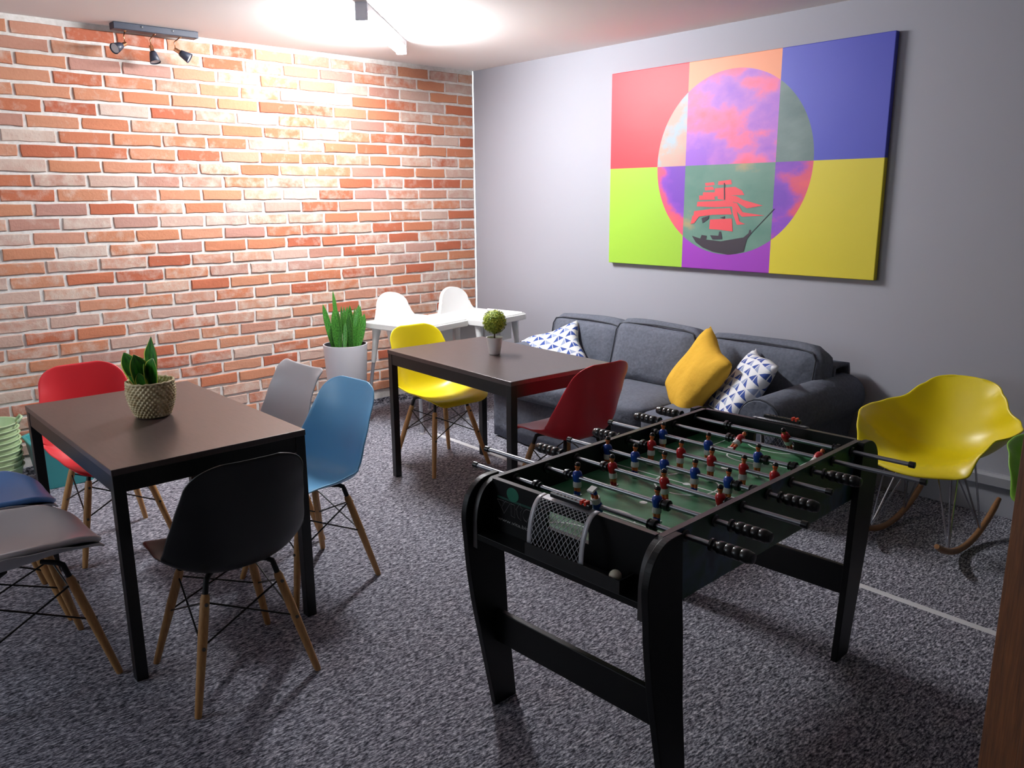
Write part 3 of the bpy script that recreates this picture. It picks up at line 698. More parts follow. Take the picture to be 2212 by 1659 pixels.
for i, (ya, yb, dx, dz) in enumerate(((-1.43, -2.02, 0, 0), (-2.02, -2.58, 0, 0), (-2.57, -3.20, -0.03, -0.012))):
    c = soft_box('seat_cushion', wp(-0.63+dx, (ya+yb)/2, 0.375+dz), (0.66, abs(yb-ya)-0.008, 0.150), 0.045, FAB, so, puff=0.014, noise=0.002, seed=i)
    pth = [wp(-0.955+dx+0.016, y_, 0.432+dz) for y_ in (ya-0.04, (ya+yb)/2, yb+0.04)]
    MB().tube(pth, 0.004, 6).build('piping', PIPE, c, smooth=True)
for i, (ya, yb, xc, hgt, lean, zc) in enumerate(((-1.27, -1.92, -0.30, 0.36, 0.20, 0.585), (-1.90, -2.54, -0.365, 0.38, 0.26, 0.605), (-2.53, -3.27, -0.30, 0.36, 0.22, 0.590))):
    R = Matrix.Rotation(lean, 3, 'Y'); wdt = abs(yb-ya)
    c = soft_box('back_cushion', wp(xc, (ya+yb)/2, zc), (0.19, wdt-0.01, hgt), 0.055, FAB, so, rot=R, puff=0.032, noise=0.004, seed=10+i)
    pth = []
    for yy, zz in ((-1, -0.7), (-1, 0.0), (-1, 0.7), (-0.93, 0.93), (-0.7, 1.0), (0, 1.04), (0.7, 1.0), (0.93, 0.93), (1, 0.7), (1, 0), (1, -0.7)):
        pth.append(wp(xc, (ya+yb)/2, zc)+R @ Vector((-0.088, yy*(wdt/2-0.016), zz*(hgt/2-0.010))))
    MB().tube(pth, 0.0045, 6).build('piping', PIPE, c, smooth=True)

# ---- scatter cushions
def pillow(name, label, mt, c, size, thick, rot, seed=0, uvrot=0.0, group=None):
    rr = random.Random(seed); ph = [rr.uniform(0, 6.28) for _ in range(8)]; n = 22
    bm = bmesh.new(); uv = bm.loops.layers.uv.new('UVMap'); grid = {}
    for side in (1, -1):
        for j in range(n+1):
            for i in range(n+1):
                a, b_ = 2*i/n-1, 2*j/n-1; key = (side, i, j)
                if side < 0 and (i in (0, n) or j in (0, n)): grid[key] = grid[(1, i, j)]; continue
                pinch = 1-0.07*(1-a*a)*(abs(b_)**3) ; pinch2 = 1-0.07*(1-b_*b_)*(abs(a)**3)
                h = thick/2*((1-a**4)*(1-b_**4))**0.55
                h *= 1+0.10*math.sin(3.1*a+ph[0])*math.sin(2.7*b_+ph[1])+0.05*math.sin(7*a+3*b_+ph[2])
                x, y = a*size[0]/2*pinch2, b_*size[1]/2*pinch
                grid[key] = bm.verts.new((x+0.008*math.sin(5*b_+ph[3]), y+0.008*math.sin(4*a+ph[4]), side*h))
    for side in (1, -1):
        for j in range(n):
            for i in range(n):
                q = [grid[(side, i, j)], grid[(side, i+1, j)], grid[(side, i+1, j+1)], grid[(side, i, j+1)]]
                ij = [(i, j), (i+1, j), (i+1, j+1), (i, j+1)]
                if side < 0: q.reverse(); ij.reverse()
                f = bm.faces.new(q); f.smooth = True
                for lp, (x, y) in zip(f.loops, ij): lp[uv].uv = (x/n, y/n)
    me = bpy.data.meshes.new(name); bm.to_mesh(me); bm.free(); me.materials.append(mt)
    o = link(name, me); o.location = c; o.rotation_euler = rot
    return tag(o, label, 'cushion', group)
def look_rot(nrm, upv):
    z = Vector(nrm).normalized(); y = Vector(upv); y = (y-z*y.dot(z)).normalized(); x = y.cross(z)
    return Matrix((x, y, z)).transposed().to_euler()
TRI = triangle_fabric()
pillow('cushion', 'blue and white triangle cushion at the end of the sofa near the corner', TRI, (-0.60, -1.53, 0.545), (0.42, 0.42), 0.13, look_rot((-0.70, -0.30, 0.65), (0.28, 0.60, 0.72)), 3, group='triangle print cushions')
pillow('cushion', 'blue and white triangle cushion next to the yellow one', TRI, (-0.64, -2.99, 0.570), (0.42, 0.44), 0.12, look_rot((-0.60, 0.52, 0.58), (0.45, -0.42, 0.75)), 4, group='triangle print cushions')
yp = pillow('cushion', 'crumpled mustard yellow cushion in the middle of the sofa', mat('mustard_fabric', 'd0a338', 0.85, spec=0.15, bump=(9, 0.5, 0.03)), (-0.64, -2.70, 0.595), (0.42, 0.45), 0.15, look_rot((-0.78, 0.40, 0.45), (0.22, -0.55, 0.80)), 5)

# ================================================================== PLANTS
def leaf(mb, base, tip_dir, length, width, bend, twist, uvs, nseg=10, pointed=1.0, basew=0.45, wmax=0.5):
    """strap leaf: rows of 3 points; uv stored"""
    d = Vector(tip_dir).normalized(); side = Vector((math.cos(twist), math.sin(twist), 0)); side = (side-d*side.dot(d)).normalized(); nrm = side.cross(d)
    vs_ = []
    for i in range(nseg+1):
        t = i/nseg; w = width*((basew+(1-basew)*math.sin(PI/2*min(1, t/wmax))) if t < wmax else math.cos(PI/2*((t-wmax)/(1-wmax))**(1.6*pointed))**0.9)
        c = Vector(base)+d*length*t+nrm*bend*t*t
        for k in (-1, 0, 1):
            vs_.append(c+side*k*w/2+nrm*(0.18*w*abs(k))); uvs.append(((k+1)/2, t*length*3))
    fs = [(i*3+k, i*3+k+1, (i+1)*3+k+1, (i+1)*3+k) for i in range(nseg) for k in (0, 1)]
    mb.add(vs_, fs)
def leaf_obj(name, mt, parent, *a, **kw):
    mb = MB(); uvs = []; leaf(mb, *a, uvs=uvs, **kw); me = mb.mesh(name, mt, smooth=True, recalc=False)
    ul = me.uv_layers.new(name='UVMap')
    for lp in me.loops: ul.data[lp.index].uv = uvs[lp.vertex_index]
    o = link(name, me, parent); sm = o.modifiers.new('s', 'SOLIDIFY'); sm.thickness = 0.003
    ss = o.modifiers.new('b', 'SUBSURF'); ss.levels = 1; ss.render_levels = 1
    return o
# tall planter
pl = thing('planter', 'tall white tapered floor planter by the brick wall', 'planter', (-1.515, -0.385, 0))
MB().lathe([(0.112, 0.0), (0.118, 0.008), (0.152, 0.592), (0.152, 0.597), (0.146, 0.597), (0.143, 0.57)], 48, caps=False).build('pot_wall', mat('planter_white', 'd6d6dc', 0.35), pl, smooth=True, auto=40)
MB().lathe([(0.146, 0.5955), (0.139, 0.5955), (0.137, 0.555), (0.001, 0.555)], 48, caps=False).build('liner', mat('liner_dark', '3c3e44', 0.6), pl, smooth=True, auto=40)
MB().lathe([(0.11, 0.004), (0.001, 0.004)], 24, caps=False).build('pot_base', mat('planter_white'), pl)
sn = thing('snake_plant', 'bushy green snake plant growing in the tall white planter', 'plant', (-1.515, -0.385, 0.555))
M_SNK = leaf_material('snake_leaf', '275c1c', '4a8a34', '6f9a4a', 0.06, 9.0)
rs = random.Random(5)
ex, ey = Vector((r2.x, r2.y, 0)).normalized(), Vector((fw.x, fw.y, 0)).normalized()
for (lx, top, dep, ln, wd_) in ((-0.075, -0.135, -0.02, 0.33, 0.045), (-0.05, -0.085, 0.05, 0.41, 0.034), (-0.045, -0.055, -0.05, 0.29, 0.058), (-0.02, -0.02, -0.06, 0.28, 0.050), (0.0, 0.015, 0.03, 0.30, 0.04),
                                (0.03, 0.0, -0.03, 0.31, 0.036), (0.03, 0.035, 0.04, 0.31, 0.046), (0.05, 0.055, -0.05, 0.27, 0.056), (0.055, 0.055, 0.05, 0.29, 0.036), (0.07, 0.095, -0.01, 0.32, 0.058),
                                (0.085, 0.105, 0.04, 0.30, 0.044), (0.09, 0.135, -0.02, 0.26, 0.052), (-0.07, -0.06, 0.05, 0.24, 0.04), (0.01, 0.02, -0.08, 0.20, 0.036), (-0.01, -0.035, 0.07, 0.30, 0.03), (-0.06, -0.07, -0.04, 0.20, 0.04)):
    b_ = ex*lx+ey*dep; tdir = ex*(top-lx)*1.15+ey*rs.uniform(-0.02, 0.05)+Vector((0, 0, ln))
    leaf_obj('leaf', M_SNK, sn, b_-Vector((0, 0, 0.001)), tdir, ln, wd_, rs.uniform(-0.02, 0.02), math.atan2(ex.y, ex.x)+rs.uniform(-0.6, 0.6), pointed=1.0)
MB().lathe([(0.136, 0.001), (0.10, 0.006), (0.0005, 0.010)], 32, caps=False).build('soil', mat('soil', '231a14', 0.95, bump=(60, 0.8, 0.01)), sn, smooth=True)
# wicker pot with plant on table 1
P1 = (-3.362, -2.062)
bk = thing('wicker_pot', 'round woven straw basket pot on the black table', 'pot', (P1[0], P1[1], 0.7502))
NR, NA = 52, 96; weave_rows = 13
def weave(u, v):
    z = 0.004+0.136*v; r = 0.062+0.026*math.sin(min(1, v*1.35)*PI/2)-0.004*max(0, v-0.75)*4*0.6
    a = 2*PI*u; row_ = v*weave_rows; k = int(min(row_, weave_rows-1e-6)); f = row_-k
    amp = 0.0045*math.sin(PI*f); r += amp*(0.35+math.sin(15*a*2+PI*k))
    return Vector((r*math.cos(a), r*math.sin(a), z))
WICK = mat('straw_wicker', 'a8936a', 0.75, noise=(45, 'd8c9a4', 5))
o = MB().grid(weave, NA*2, weave_rows*6).build('woven_body', WICK, bk, smooth=True); o.modifiers.new('s', 'SOLIDIFY').thickness = 0.003
MB().tube([(0.086*math.cos(2*PI*i/40)+0.001*math.sin(i*2.1), 0.086*math.sin(2*PI*i/40), 0.141+0.002*math.sin(i*2.6)) for i in range(41)], 0.0045, 8).build('braided_rim', WICK, bk, smooth=True)
MB().lathe([(0.062, 0.004), (0.0005, 0.004)], 32, caps=False).build('bottom', WICK, bk)
sp_ = thing('variegated_plant', 'small plant with yellow edged green leaves in the wicker pot', 'plant', (P1[0], P1[1], 0.7502+0.105))
M_VAR = leaf_material('variegated_leaf', '1f5a14', '3f8f22', 'c6cf4a', 0.16, 2.0)
MB().lathe([(0.083, 0.0), (0.0005, 0.006)], 32, caps=False).build('soil', mat('moss_straw', '6f5a30', 0.95, bump=(60, 0.8, 0.01)), sp_, smooth=True)
for (lx, top, dep, ln, wd_, pt, tw) in ((-0.03, -0.098, 0.02, 0.165, 0.070, 1.0, 0.3), (-0.012, -0.022, -0.03, 0.155, 0.078, 1.0, 0.9), (0.0, 0.030, 0.02, 0.222, 0.060, 0.25, -0.2), (0.020, 0.050, -0.02, 0.145, 0.078, 1.0, -0.5),
                                        (0.0, -0.012, -0.045, 0.085, 0.042, 1.0, 0.4), (0.012, -0.005, -0.035, 0.120, 0.06, 1.0, -1.0), (-0.02, -0.085, -0.01, 0.085, 0.020, 1.0, 0.4)):
    b_ = ex*lx+ey*dep; tdir = ex*(top-lx)+Vector((0, 0, ln))-ey*0.02
    leaf_obj('leaf', M_VAR, sp_, b_-Vector((0, 0, 0.004)), tdir, ln, wd_, 0.012*(1 if top > lx else -1), math.atan2(ex.y, ex.x)+tw, pointed=pt, wmax=0.55 if pt > 0.5 else 0.72)
# topiary on table 2
P2 = (-1.543, -2.018)
tp = thing('topiary', 'small round ball topiary in a white cup on the black table', 'plant', (P2[0], P2[1], 0.7502))
MB().lathe([(0.028, 0.0), (0.031, 0.003), (0.038, 0.05), (0.044, 0.092), (0.045, 0.094), (0.042, 0.094), (0.040, 0.080), (0.0005, 0.080)], 32, caps=True).build('cup', mat('white_ceramic', 'dcd8d6', 0.35), tp, smooth=True, auto=50)
MB().tube([(0, 0, 0.08), (0.002, 0, 0.13)], 0.004, 8).build('stem', mat('stem_brown', '4a3320', 0.8), tp, smooth=True)
MB().lathe([(0.0395, 0.0805), (0.02, 0.084), (0.0005, 0.085)], 24, caps=False).build('moss', mat('moss_green', '56641e', 0.9), tp, smooth=True)
fo = MB(); rs = random.Random(9); cz = 0.178
fo.ball((0.002, 0, cz), 0.058, 20)
for i in range(1500):
    z_ = rs.uniform(-1, 1); a = rs.uniform(0, 2*PI); q = math.sqrt(1-z_*z_); n_ = Vector((q*math.cos(a), q*math.sin(a), z_)); c = Vector((0.002, 0, cz))+n_*rs.uniform(0.057, 0.067)
    t1 = n_.orthogonal().normalized(); t1.rotate(Matrix.Rotation(rs.uniform(0, 6.28), 3, n_)); t2 = n_.cross(t1)
    t1 = (t1+n_*rs.uniform(-0.7, 0.9)).normalized(); s_ = rs.uniform(0.004, 0.0065)
    fo.add([c-t1*s_, c+t2*s_*0.6, c+t1*s_, c-t2*s_*0.6], [(0, 1, 2, 3)])
o = fo.build('foliage_ball', mat('boxwood_green', '5f7a18', 0.6, noise=(90, 'b4c042', 2)), tp, recalc=False); o['kind'] = 'stuff'

# ================================================================== BUCKETS AND BIN by the brick wall
BKX, BKY = -3.66, -0.22
M_PGRN = mat('pale_green_plastic', 'b9cfa4', 0.45)
NB = 9
ORD = ('second', 'third', 'fourth', 'fifth', 'sixth', 'seventh', 'eighth')
BLAB = ['topmost pale green bucket with loop handles in the stack beside the teal bin']+['pale green bucket, %s from the top of the nested stack' % w for w in ORD]+['lowest pale green bucket of the nested stack, standing on the carpet']
for i in range(NB):
    t = thing('bucket', BLAB[NB-1-i], 'bucket', (BKX, BKY, 0.001+i*0.031), 0, 'stacked pale green buckets')
    hgt = 0.15
    MB().lathe([(0.108, 0.0), (0.110, 0.004), (0.142, hgt-0.006), (0.150, hgt-0.004), (0.150, hgt), (0.140, hgt), (0.1075, 0.010), (0.0005, 0.010)], 40, caps=True).build('bucket_wall', M_PGRN, t, smooth=True, auto=50)
    for s in ((1, -1) if i == NB-1 else ()):
        MB().tube([(s*0.146*math.cos(-0.5)+0*s, s*0.146*math.sin(-0.5)-0.03, hgt-0.004), (s*0.150*math.cos(-0.5)+s*0.02, s*0.15*math.sin(-0.5)-0.02, hgt+0.03), (s*0.150*math.cos(-0.5)+s*0.02, s*0.15*math.sin(-0.5)+0.03, hgt+0.03), (s*0.146*math.cos(-0.5), s*0.146*math.sin(-0.5)+0.04, hgt-0.004)], 0.007, 8).build('handle', M_PGRN, t, smooth=True)
bn = thing('storage_bin', 'teal plastic storage bin on the carpet by the brick wall', 'bin', (-3.325, -0.27, 0), 0.0)
def bin_ring(hx_, hy, z, ch): return [(-hx_+ch, -hy, z), (hx_-ch, -hy, z), (hx_, -hy+ch, z), (hx_, hy-ch, z), (hx_-ch, hy, z), (-hx_+ch, hy, z), (-hx_, hy-ch, z), (-hx_, -hy+ch, z)]
rings = [bin_ring(0.13, 0.10, 0.0, 0.03), bin_ring(0.165, 0.135, 0.27, 0.04), bin_ring(0.178, 0.148, 0.272, 0.045), bin_ring(0.178, 0.148, 0.284, 0.045), bin_ring(0.160, 0.130, 0.284, 0.04), bin_ring(0.127, 0.097, 0.008, 0.03)]
mb = MB(); vs_ = [p for r_ in rings for p in r_]; fs = [(i*8+k, i*8+(k+1) % 8, (i+1)*8+(k+1) % 8, (i+1)*8+k) for i in range(5) for k in range(8)]+[tuple(range(7, -1, -1)), tuple(range(40, 48))]
mb.add(vs_, fs).build('bin_body', mat('teal_plastic', '3f9a9c', 0.4), bn, bevel=0.004)

# ================================================================== TIMBER POST at the right edge
PS = thing('timber_post', 'rough brown timber post at the right edge, nearest the viewer', 'post', (-3.172, -5.042, 0))
ax_x = Vector((r2.x, r2.y, 0)).normalized(); ax_z = (Vector((0, 0, 1))-ax_x*0.034).normalized(); ax_y = ax_z.cross(ax_x)
PS.rotation_euler = Matrix((ax_x, ax_y, ax_z)).transposed().to_euler()
M_POST = wood_material('stained_timber', '4a2a12', '7a4a22', 0.55, (18, 18, 1.6), 8)
MB().box((0.064, 0.045, ROOM_H/2), (0.12, 0.09, ROOM_H-0.01)).build('post', M_POST, PS, bevel=0.003)
MB().box((0.062, -0.012, 0.45), (0.126, 0.022, 0.86)).build('cover_board', M_POST, PS, bevel=0.002)

# ================================================================== FOOTBALL TABLE
ft = thing('football_table', 'black football table with eight rods of red and blue players', 'football table', (-2.3301, -3.864, 0), 0.0366)
ZT, ZR, ZF = 0.775, 0.752, 0.685
M_FT = mat('football_table_black', '070708', 0.45, spec=0.3); M_EDGE = mat('board_edge', '3a3636', 0.45); M_PRINT = print_panel_material()
M_RUB = mat('black_rubber', '0b0b0b', 0.3)
side_prof = [(-0.634, 0.574), (-0.634, 0.66), (-0.628, 0.70), (-0.614, 0.735), (-0.592, 0.760), (-0.560, 0.775)]
side_prof = [tuple(catmull([(a, b_, 0) for a, b_ in side_prof[1:]], k/20))[:2] for k in range(21)]; side_prof = [(-0.634, 0.574)]+side_prof
side_prof = side_prof+[(-x, z) for x, z in reversed(side_prof)]
for s in (-1, 1):
    o = MB().prism(side_prof, lambda a, b_: Vector((a, s*0.292, b_)), lambda a, b_: Vector((a, s*0.310, b_))).build('side_panel', [M_FT, M_EDGE, M_PRINT], ft)
    for p in o.data.polygons:
        if abs(p.normal.y) < 0.5: p.material_index = 1
        elif p.normal.y*s > 0.5: p.material_index = 2
leg_prof = [(-0.545, 0.0), (-0.575, 0.15), (-0.600, 0.27), (-0.622, 0.38), (-0.640, 0.50), (-0.648, 0.585), (-0.655, 0.66), (-0.650, 0.70), (-0.636, 0.735), (-0.610, 0.762), (-0.575, 0.777), (-0.520, 0.779),
            (-0.510, 0.60), (-0.500, 0.50), (-0.488, 0.30), (-0.466, 0.10), (-0.455, 0.0)]
leg_prof = [tuple(catmull([(a, b_, 0) for a, b_ in leg_prof[:12]], k/40))[:2] for k in range(41)]+leg_prof[12:]
for e in (-1, 1):
    for s in (-1, 1):
        MB().prism([(-e*x, z) for x, z in leg_prof], lambda a, b_: Vector((a, s*0.316, b_)), lambda a, b_: Vector((a, s*0.338, b_))).build('leg', M_FT, ft, bevel=0.002)
    MB().box((e*0.53, 0, 0.278), (0.020, 0.632, 0.106)).build('crossbar', M_FT, ft, bevel=0.003)
    # end board with the arched goal mouth
    arch = [(0.080, 0.685), (0.080, 0.715), (0.074, 0.730), (0.060, 0.738), (0.0, 0.739)]
    po = [(0.292, 0.602), (0.292, 0.775), (0.0, 0.775), (0.0, 0.739)]+arch[::-1][1:]+[(0.0, 0.685), (0.0, 0.602)]
    mb = MB()
    for s in (-1, 1):
        mb.prism([(s*y, z) for y, z in po], lambda a, b_: Vector((e*0.552, a, b_)), lambda a, b_: Vector((e*0.570, a, b_)))
    eb = mb.build('end_panel', M_FT, ft)
    o = MB().box((e*0.561, 0.0, 0.7755), (0.018, 0.584, 0.0012)).build('top_edge', M_EDGE, eb)
    MB().box((e*0.602, 0, 0.611), (0.062, 0.584, 0.018)).build('ball_shelf', M_FT, ft, bevel=0.001)
    # ball cup
    cu = MB().box((e*0.6315, -0.07, 0.638), (0.004, 0.33, 0.036)).box((e*0.602, 0.093, 0.638), (0.056, 0.004, 0.036)).box((e*0.602, -0.233, 0.638), (0.056, 0.004, 0.036)).box((e*0.602, -0.07, 0.6260), (0.056, 0.322, 0.012))
    cu.build('ball_cup', M_BLACKM, ft)
    # goal net: bent perforated sheet
    M_NET = mat('grey_steel_sheet', 'b9babf', 0.4, metal=0.15)
    def npt(y, t):          # t 0 top .. 1 bottom
        if t < 0.14: return Vector((e*(0.560+0.10*t), y, 0.782-0.01*t))
        a = (t-0.14)/0.86*PI/2; return Vector((e*(0.574+0.054*math.sin(a)), y, 0.7806-0.126*(1-math.cos(a))))
    YA, YB = 0.092, -0.112
    nb = MB()
    for ya, yb, ta, tb in ((YA, YA-0.016, 0, 1), (YB+0.016, YB, 0, 1), (YA-0.016, YB+0.016, 0, 0.25)):
        nb.grid(lambda u, v: npt(ya+(yb-ya)*u, ta+(tb-ta)*v), 2, 24)
    no = nb.build('goal_net', M_NET, ft, smooth=True); so_ = no.modifiers.new('s', 'SOLIDIFY'); so_.thickness = 0.0012
    st = MB(); N = 11; y0_, y1_ = YA-0.016, YB+0.016; dy = (y1_-y0_)/N; K = 7
    for i in range(-K, N+K):
        for sg in (1, -1):
            pts = []
            for j in range(29):
                t = j/28; y = y0_+dy*(i+sg*t*K) if sg > 0 else y0_+dy*(i+K-t*K)
                if (y-y0_)*(y-y1_) <= 1e-9: pts.append(npt(y, 0.25+0.75*t))
                elif pts: break
            if len(pts) > 2: st.tube(pts, 0.0010, 4, caps=False)
    o = st.build('net_mesh', M_NET, no, smooth=True); o['kind'] = 'stuff'
    # score counter
    sc = MB().box((e*0.572, -0.018, 0.791), (0.014, 0.142, 0.014)).build('score_counter', M_RUB, ft, bevel=0.003)
    for y in (-0.060, -0.074): MB().box((e*0.572, y, 0.799), (0.0175, 0.008, 0.012)).build('score_bead', mat('bead_red', 'd83a22', 0.4), sc, bevel=0.001)
    for k in range(6): MB().tube([(e*0.572, 0.03-k*0.013, 0.7985), (e*0.572, 0.03-k*0.013, 0.7995)], 0.003, 8).build('score_mark', mat('mark_grey', '3a3a3c', 0.5), sc)
# pitch
fd = MB().box((0, 0, 0.679), (1.104, 0.584, 0.012)).build('pitch', pitch_material(), ft)
M_LINE = mat('pitch_line_white', 'e6ece8', 0.5)
def ribbon(pts, w, z=ZF+0.0006, close=False):
    mb = MB(); n = len(pts); vs_ = []
    for i in range(n):
        a = Vector(pts[(i-1) % n] if close else pts[max(i-1, 0)]); b_ = Vector(pts[(i+1) % n] if close else pts[min(i+1, n-1)]); d = (b_-a).normalized(); nn = Vector((-d.y, d.x))*w/2
        p = Vector(pts[i]); vs_ += [(p.x+nn.x, p.y+nn.y, z), (p.x-nn.x, p.y-nn.y, z)]
    fs = [(2*i, 2*i+1, (2*i+3) % (2*n), (2*i+2) % (2*n)) for i in range(n if close else n-1)]
    mb.add(vs_, fs).build('pitch_line', M_LINE, fd, recalc=False)
ribbon([(0.10*math.cos(2*PI*i/48), 0.10*math.sin(2*PI*i/48)) for i in range(48)], 0.006, close=True)
ribbon([(0, -0.29), (0, 0.29)], 0.006, ZF+0.0004)
for c, r in (((0, 0), 0.012), ((-0.225, 0), 0.012), ((0.225, 0), 0.012)):
    MB().add([(c[0]+r*math.cos(2*PI*i/20), c[1]+r*math.sin(2*PI*i/20), ZF+0.0008) for i in range(20)], [tuple(range(20))]).build('pitch_spot', M_LINE, fd, recalc=False)
for e in (-1, 1):
    ribbon([(e*0.552, 0.17), (e*0.37, 0.17), (e*0.37, -0.17), (e*0.552, -0.17)], 0.006)
    ribbon([(e*(0.37-0.045*math.cos(a)), 0.075*math.sin(a)) for a in [(-0.5+i/16)*PI for i in range(17)]], 0.006, ZF+0.0005)
    ribbon([(e*(0.552-0.06*math.cos(a)), 0.095*math.sin(a)) for a in [(-0.5+i/16)*PI for i in range(17)]], 0.006, ZF+0.0005)
# printed name and address on the near end board
XL = -0.5704
def outline(pts, closed=True, w=0.0011):
    pts = pts+[pts[0]] if closed else pts
    MB().tube([(XL, y, z) for y, z in pts], w/2, 4).build('printed_letter', mat('print_grey', '9a9a98', 0.6), nearp)
nearp = [o for o in ft.children if o.name.startswith('end_panel')][0]
outline([(0.271, 0.718), (0.243, 0.718), (0.256, 0.699)])
outline([(0.239, 0.718), (0.217, 0.718), (0.243, 0.680), (0.253, 0.696)])
outline([(0.214, 0.718), (0.198, 0.717), (0.198, 0.679), (0.213, 0.681)])
outline([(0.176, 0.729), (0.174, 0.717), (0.165, 0.716), (0.174, 0.703), (0.173, 0.678), (0.184, 0.683), (0.189, 0.692), (0.189, 0.704), (0.194, 0.705)])
outline([(0.128, 0.717), (0.144, 0.718), (0.153, 0.717), (0.161, 0.710), (0.165, 0.700), (0.164, 0.690), (0.158, 0.683), (0.150, 0.680), (0.128, 0.716), (0.126, 0.680), (0.140, 0.680), (0.140, 0.698)])
MB().add([(XL-0.0003, 0.2065+0.0245*math.cos(2*PI*i/28), 0.7465+0.0215*math.sin(2*PI*i/28)) for i in range(28)], [tuple(range(28))]).build('printed_ball', mat('print_green', '0f6a52', 0.6), nearp, recalc=False)
MB().add([(XL-0.0001, 0.272, 0.724), (XL-0.0001, 0.272, 0.730), (XL-0.0001, 0.125, 0.729), (XL-0.0001, 0.125, 0.722)], [(0, 1, 2, 3)]).build('printed_band', mat('print_green_dark', '0b4438', 0.6), nearp, recalc=False)
fc = bpy.data.curves.new('web_address', 'FONT'); fc.body = 'www.vita.biz'; fc.size = 0.0205; fc.resolution_u = 3
fo_ = bpy.data.objects.new('tmp_text', fc); COL.objects.link(fo_)
me = bpy.data.meshes.new_from_object(fo_.evaluated_get(bpy.context.evaluated_depsgraph_get())); COL.objects.unlink(fo_); bpy.data.objects.remove(fo_)
xs_ = [v.co.x for v in me.vertices]; wtxt = max(xs_)-min(xs_)
for v in me.vertices: v.co = Vector((XL, 0.270-(v.co.x-min(xs_))*0.128/wtxt, 0.6545+v.co.y*0.75))
me.materials.clear(); me.materials.append(mat('print_grey')); o = link('printed_address', me, nearp); o['kind'] = 'stuff'
# rods with their players
SKIN = mat('player_skin', 'd07038', 0.35); SHORT = mat('player_white', 'd8d8d4', 0.35); HAIR = mat('player_hair', '0a0a0a', 0.25)
JB = mat('player_blue', '16409c', 0.3); JR = mat('player_red', 'b4141c', 0.3)
def player_mesh(j):
    mb = MB()      # rod axis is y through the origin; 0 skin 1 shorts 2 hair 3 shirt
    mb.tube([(0, 0, -0.014), (0, 0, -0.006), (0, 0, 0.008), (0, 0, 0.017), (0, 0, 0.022)], [0.0115, 0.0135, 0.0150, 0.0130, 0.006], 14, mi=3)
    for s in (-1, 1): mb.ball((0.002, s*0.0125, 0.004), (0.0055, 0.0055, 0.013), 8, mi=3)
    mb.tube([(0, 0, 0.020), (0, 0, 0.028)], 0.0055, 10, mi=0)
    mb.ball((0, 0, 0.035), (0.0088, 0.0082, 0.0105), 12, mi=0)
    mb.ball((0.001, 0, 0.0395), (0.0096, 0.0090, 0.0085), 12, mi=2)
    mb.ball((-0.0088, 0, 0.034), (0.002, 0.0018, 0.0022), 6, mi=0)
    mb.tube([(0, 0, -0.012), (0, 0, -0.020), (0, 0, -0.030)], [0.0118, 0.0135, 0.0130], 12, mi=1)
    for s in (-1, 1):
        mb.tube([(0, s*0.0055, -0.028), (0, s*0.0055, -0.044)], [0.0062, 0.0055], 10, mi=0)
        mb.tube([(0, s*0.0055, -0.044), (0, s*0.0055, -0.056)], [0.0060, 0.0056], 10, mi=3)
    mb.box((0.001, 0, -0.0585), (0.022, 0.020, 0.007), mi=1)
    return mb.mesh('player', [SKIN, SHORT, HAIR, j], smooth=True, auto=45)
PB, PR = player_mesh(JB), player_mesh(JR)
grip_prof = [(0.006, 0.0), (0.012, 0.001), (0.0125, 0.008), (0.0150, 0.010)]
for k in range(4): z0 = 0.012+k*0.021; grip_prof += [(0.0165, z0), (0.0170, z0+0.009), (0.0165, z0+0.017), (0.0148, z0+0.019)]
grip_prof += [(0.0150, 0.098), (0.0125, 0.104), (0.004, 0.1055)]
me_grip = MB().lathe(grip_prof, 16, axis='y').mesh('grip', M_RUB, smooth=True, auto=50)
me_bump = MB().lathe([(0.0085, -0.012), (0.0155, -0.0115), (0.0165, -0.004), (0.0165, 0.0), (0.0115, 0.002), (0.0115, 0.009), (0.014, 0.010), (0.014, 0.0125), (0.0085, 0.013)], 18, axis='y').mesh('bumper', M_RUB, smooth=True, auto=40)
me_ring = MB().lathe([(0.0078, -0.003), (0.0170, -0.003), (0.0170, 0.003), (0.0078, 0.003)], 18, axis='y').mesh('ring', M_RUB, smooth=True, auto=40)
me_bush = MB().lathe([(0.0078, -0.004), (0.0150, -0.004), (0.0165, 0.0), (0.0150, 0.004), (0.0078, 0.004)], 18, axis='y').mesh('bushing', M_RUB, smooth=True, auto=40)
me_cap = MB().lathe([(0.004, -0.001), (0.0100, 0.0), (0.0104, 0.004), (0.0104, 0.017), (0.0085, 0.018)], 14, axis='y').mesh('end_cap', M_RUB, smooth=True, auto=40)
def sub(name, me, par, loc, rot=(0, 0, 0)):
    o = bpy.data.objects.new(name, me); COL.objects.link(o); o.parent = par; o.location = loc; o.rotation_euler = rot; return o
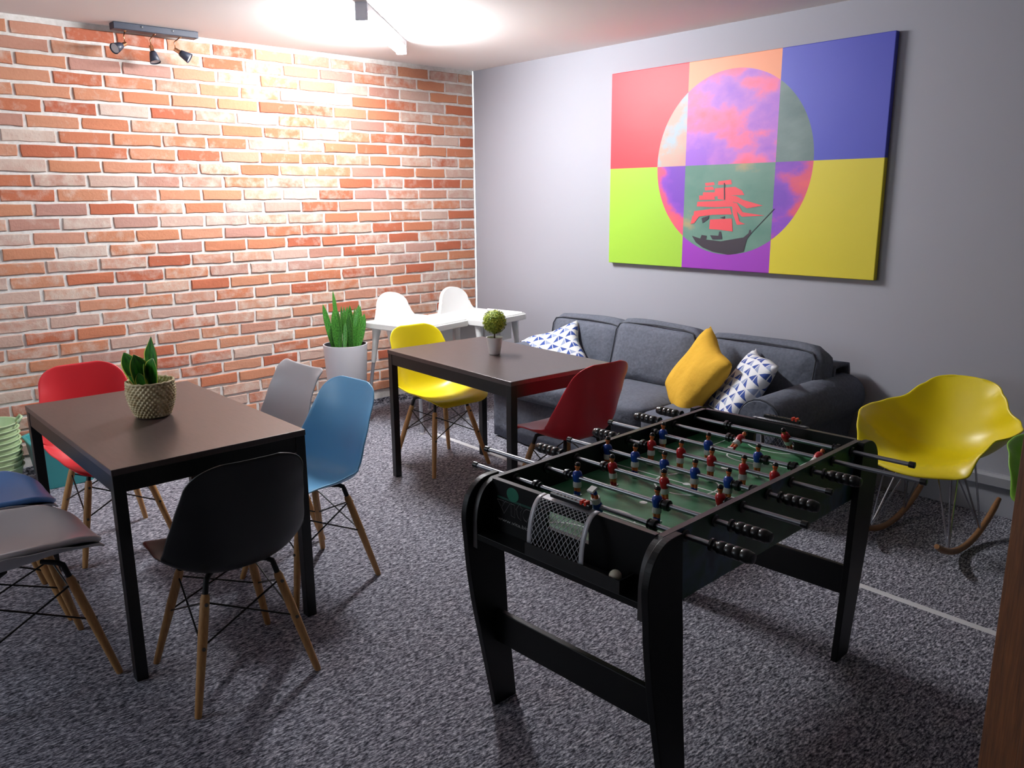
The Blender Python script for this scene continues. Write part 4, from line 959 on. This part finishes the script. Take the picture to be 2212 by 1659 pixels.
RODS = [  # left end, right end, grip side, team, players y, tilt about rod, bumpers
    (0.480, -0.505, -1, 'b', [-0.030], 2.75, [0.199, -0.215]),
    (0.576, -0.475, -1, 'b', [0.165, -0.129], 0.0, [0.200, -0.158]),
    (0.468, -0.500, 1, 'r', [0.140, -0.055, -0.244], -0.12, [0.170, -0.275]),
    (0.450, -0.465, -1, 'b', [0.273, 0.158, 0.044, -0.069, -0.185], 0.0, [-0.212, -0.270]),
    (0.448, -0.437, 1, 'r', [0.194, 0.076, -0.040, -0.154, -0.258], 0.05, [0.224]),
    (0.490, -0.462, -1, 'b', [0.245, 0.060, -0.126], 0.0, [0.272, -0.152, -0.247]),
    (0.474, -0.595, 1, 'r', [0.022, -0.262], 1.15, [0.058]),
    (0.470, -0.512, 1, 'r', [-0.080], -0.65, [0.150, -0.262])]
for i, (yl, yr_, gs, tm, ps, tilt, bs) in enumerate(RODS):
    x = -0.475+i*0.1375
    rd = MB().tube([(0, yl-0.004, 0), (0, yr_+0.004, 0)], 0.0073, 12).build('rod', M_ROD, ft, smooth=True, auto=40); rd.location = (x, 0, ZR)
    for y in ps: sub('player', PB if tm == 'b' else PR, rd, (0, y, 0), (0, tilt, 0))
    for y in bs: sub('bumper', me_bump, rd, (0, y, 0), (0, 0, PI if y > 0 else 0))
    ge = yl if gs > 0 else yr_; ce = yr_ if gs > 0 else yl
    sub('grip', me_grip, rd, (0, ge-gs*0.1055, 0), (0, 0, 0 if gs > 0 else PI))
    sub('ring', me_ring, rd, (0, ge-gs*0.113, 0))
    sub('end_cap', me_cap, rd, (0, ce+(0.017 if gs > 0 else -0.017), 0), (0, 0, PI if gs > 0 else 0))
    for s in (-1, 1):
        sub('bushing', me_bush, ft, (x, s*0.314, ZR)); sub('bushing', me_bush, ft, (x, s*0.290, ZR))
bl_ = MB().ball((0, 0, 0), 0.0165, 20).build('table_football_ball', mat('ball_cream', 'd8d2bc', 0.45), None, smooth=True)
ca_, sa_ = math.cos(0.0366), math.sin(0.0366); lx, ly = -0.606, -0.200
bl_.location = (-2.3301+lx*ca_-ly*sa_, -3.864+lx*sa_+ly*ca_, 0.6320+0.0166)
tag(bl_, 'small cream ball lying in the tray at the end of the football table', 'ball')
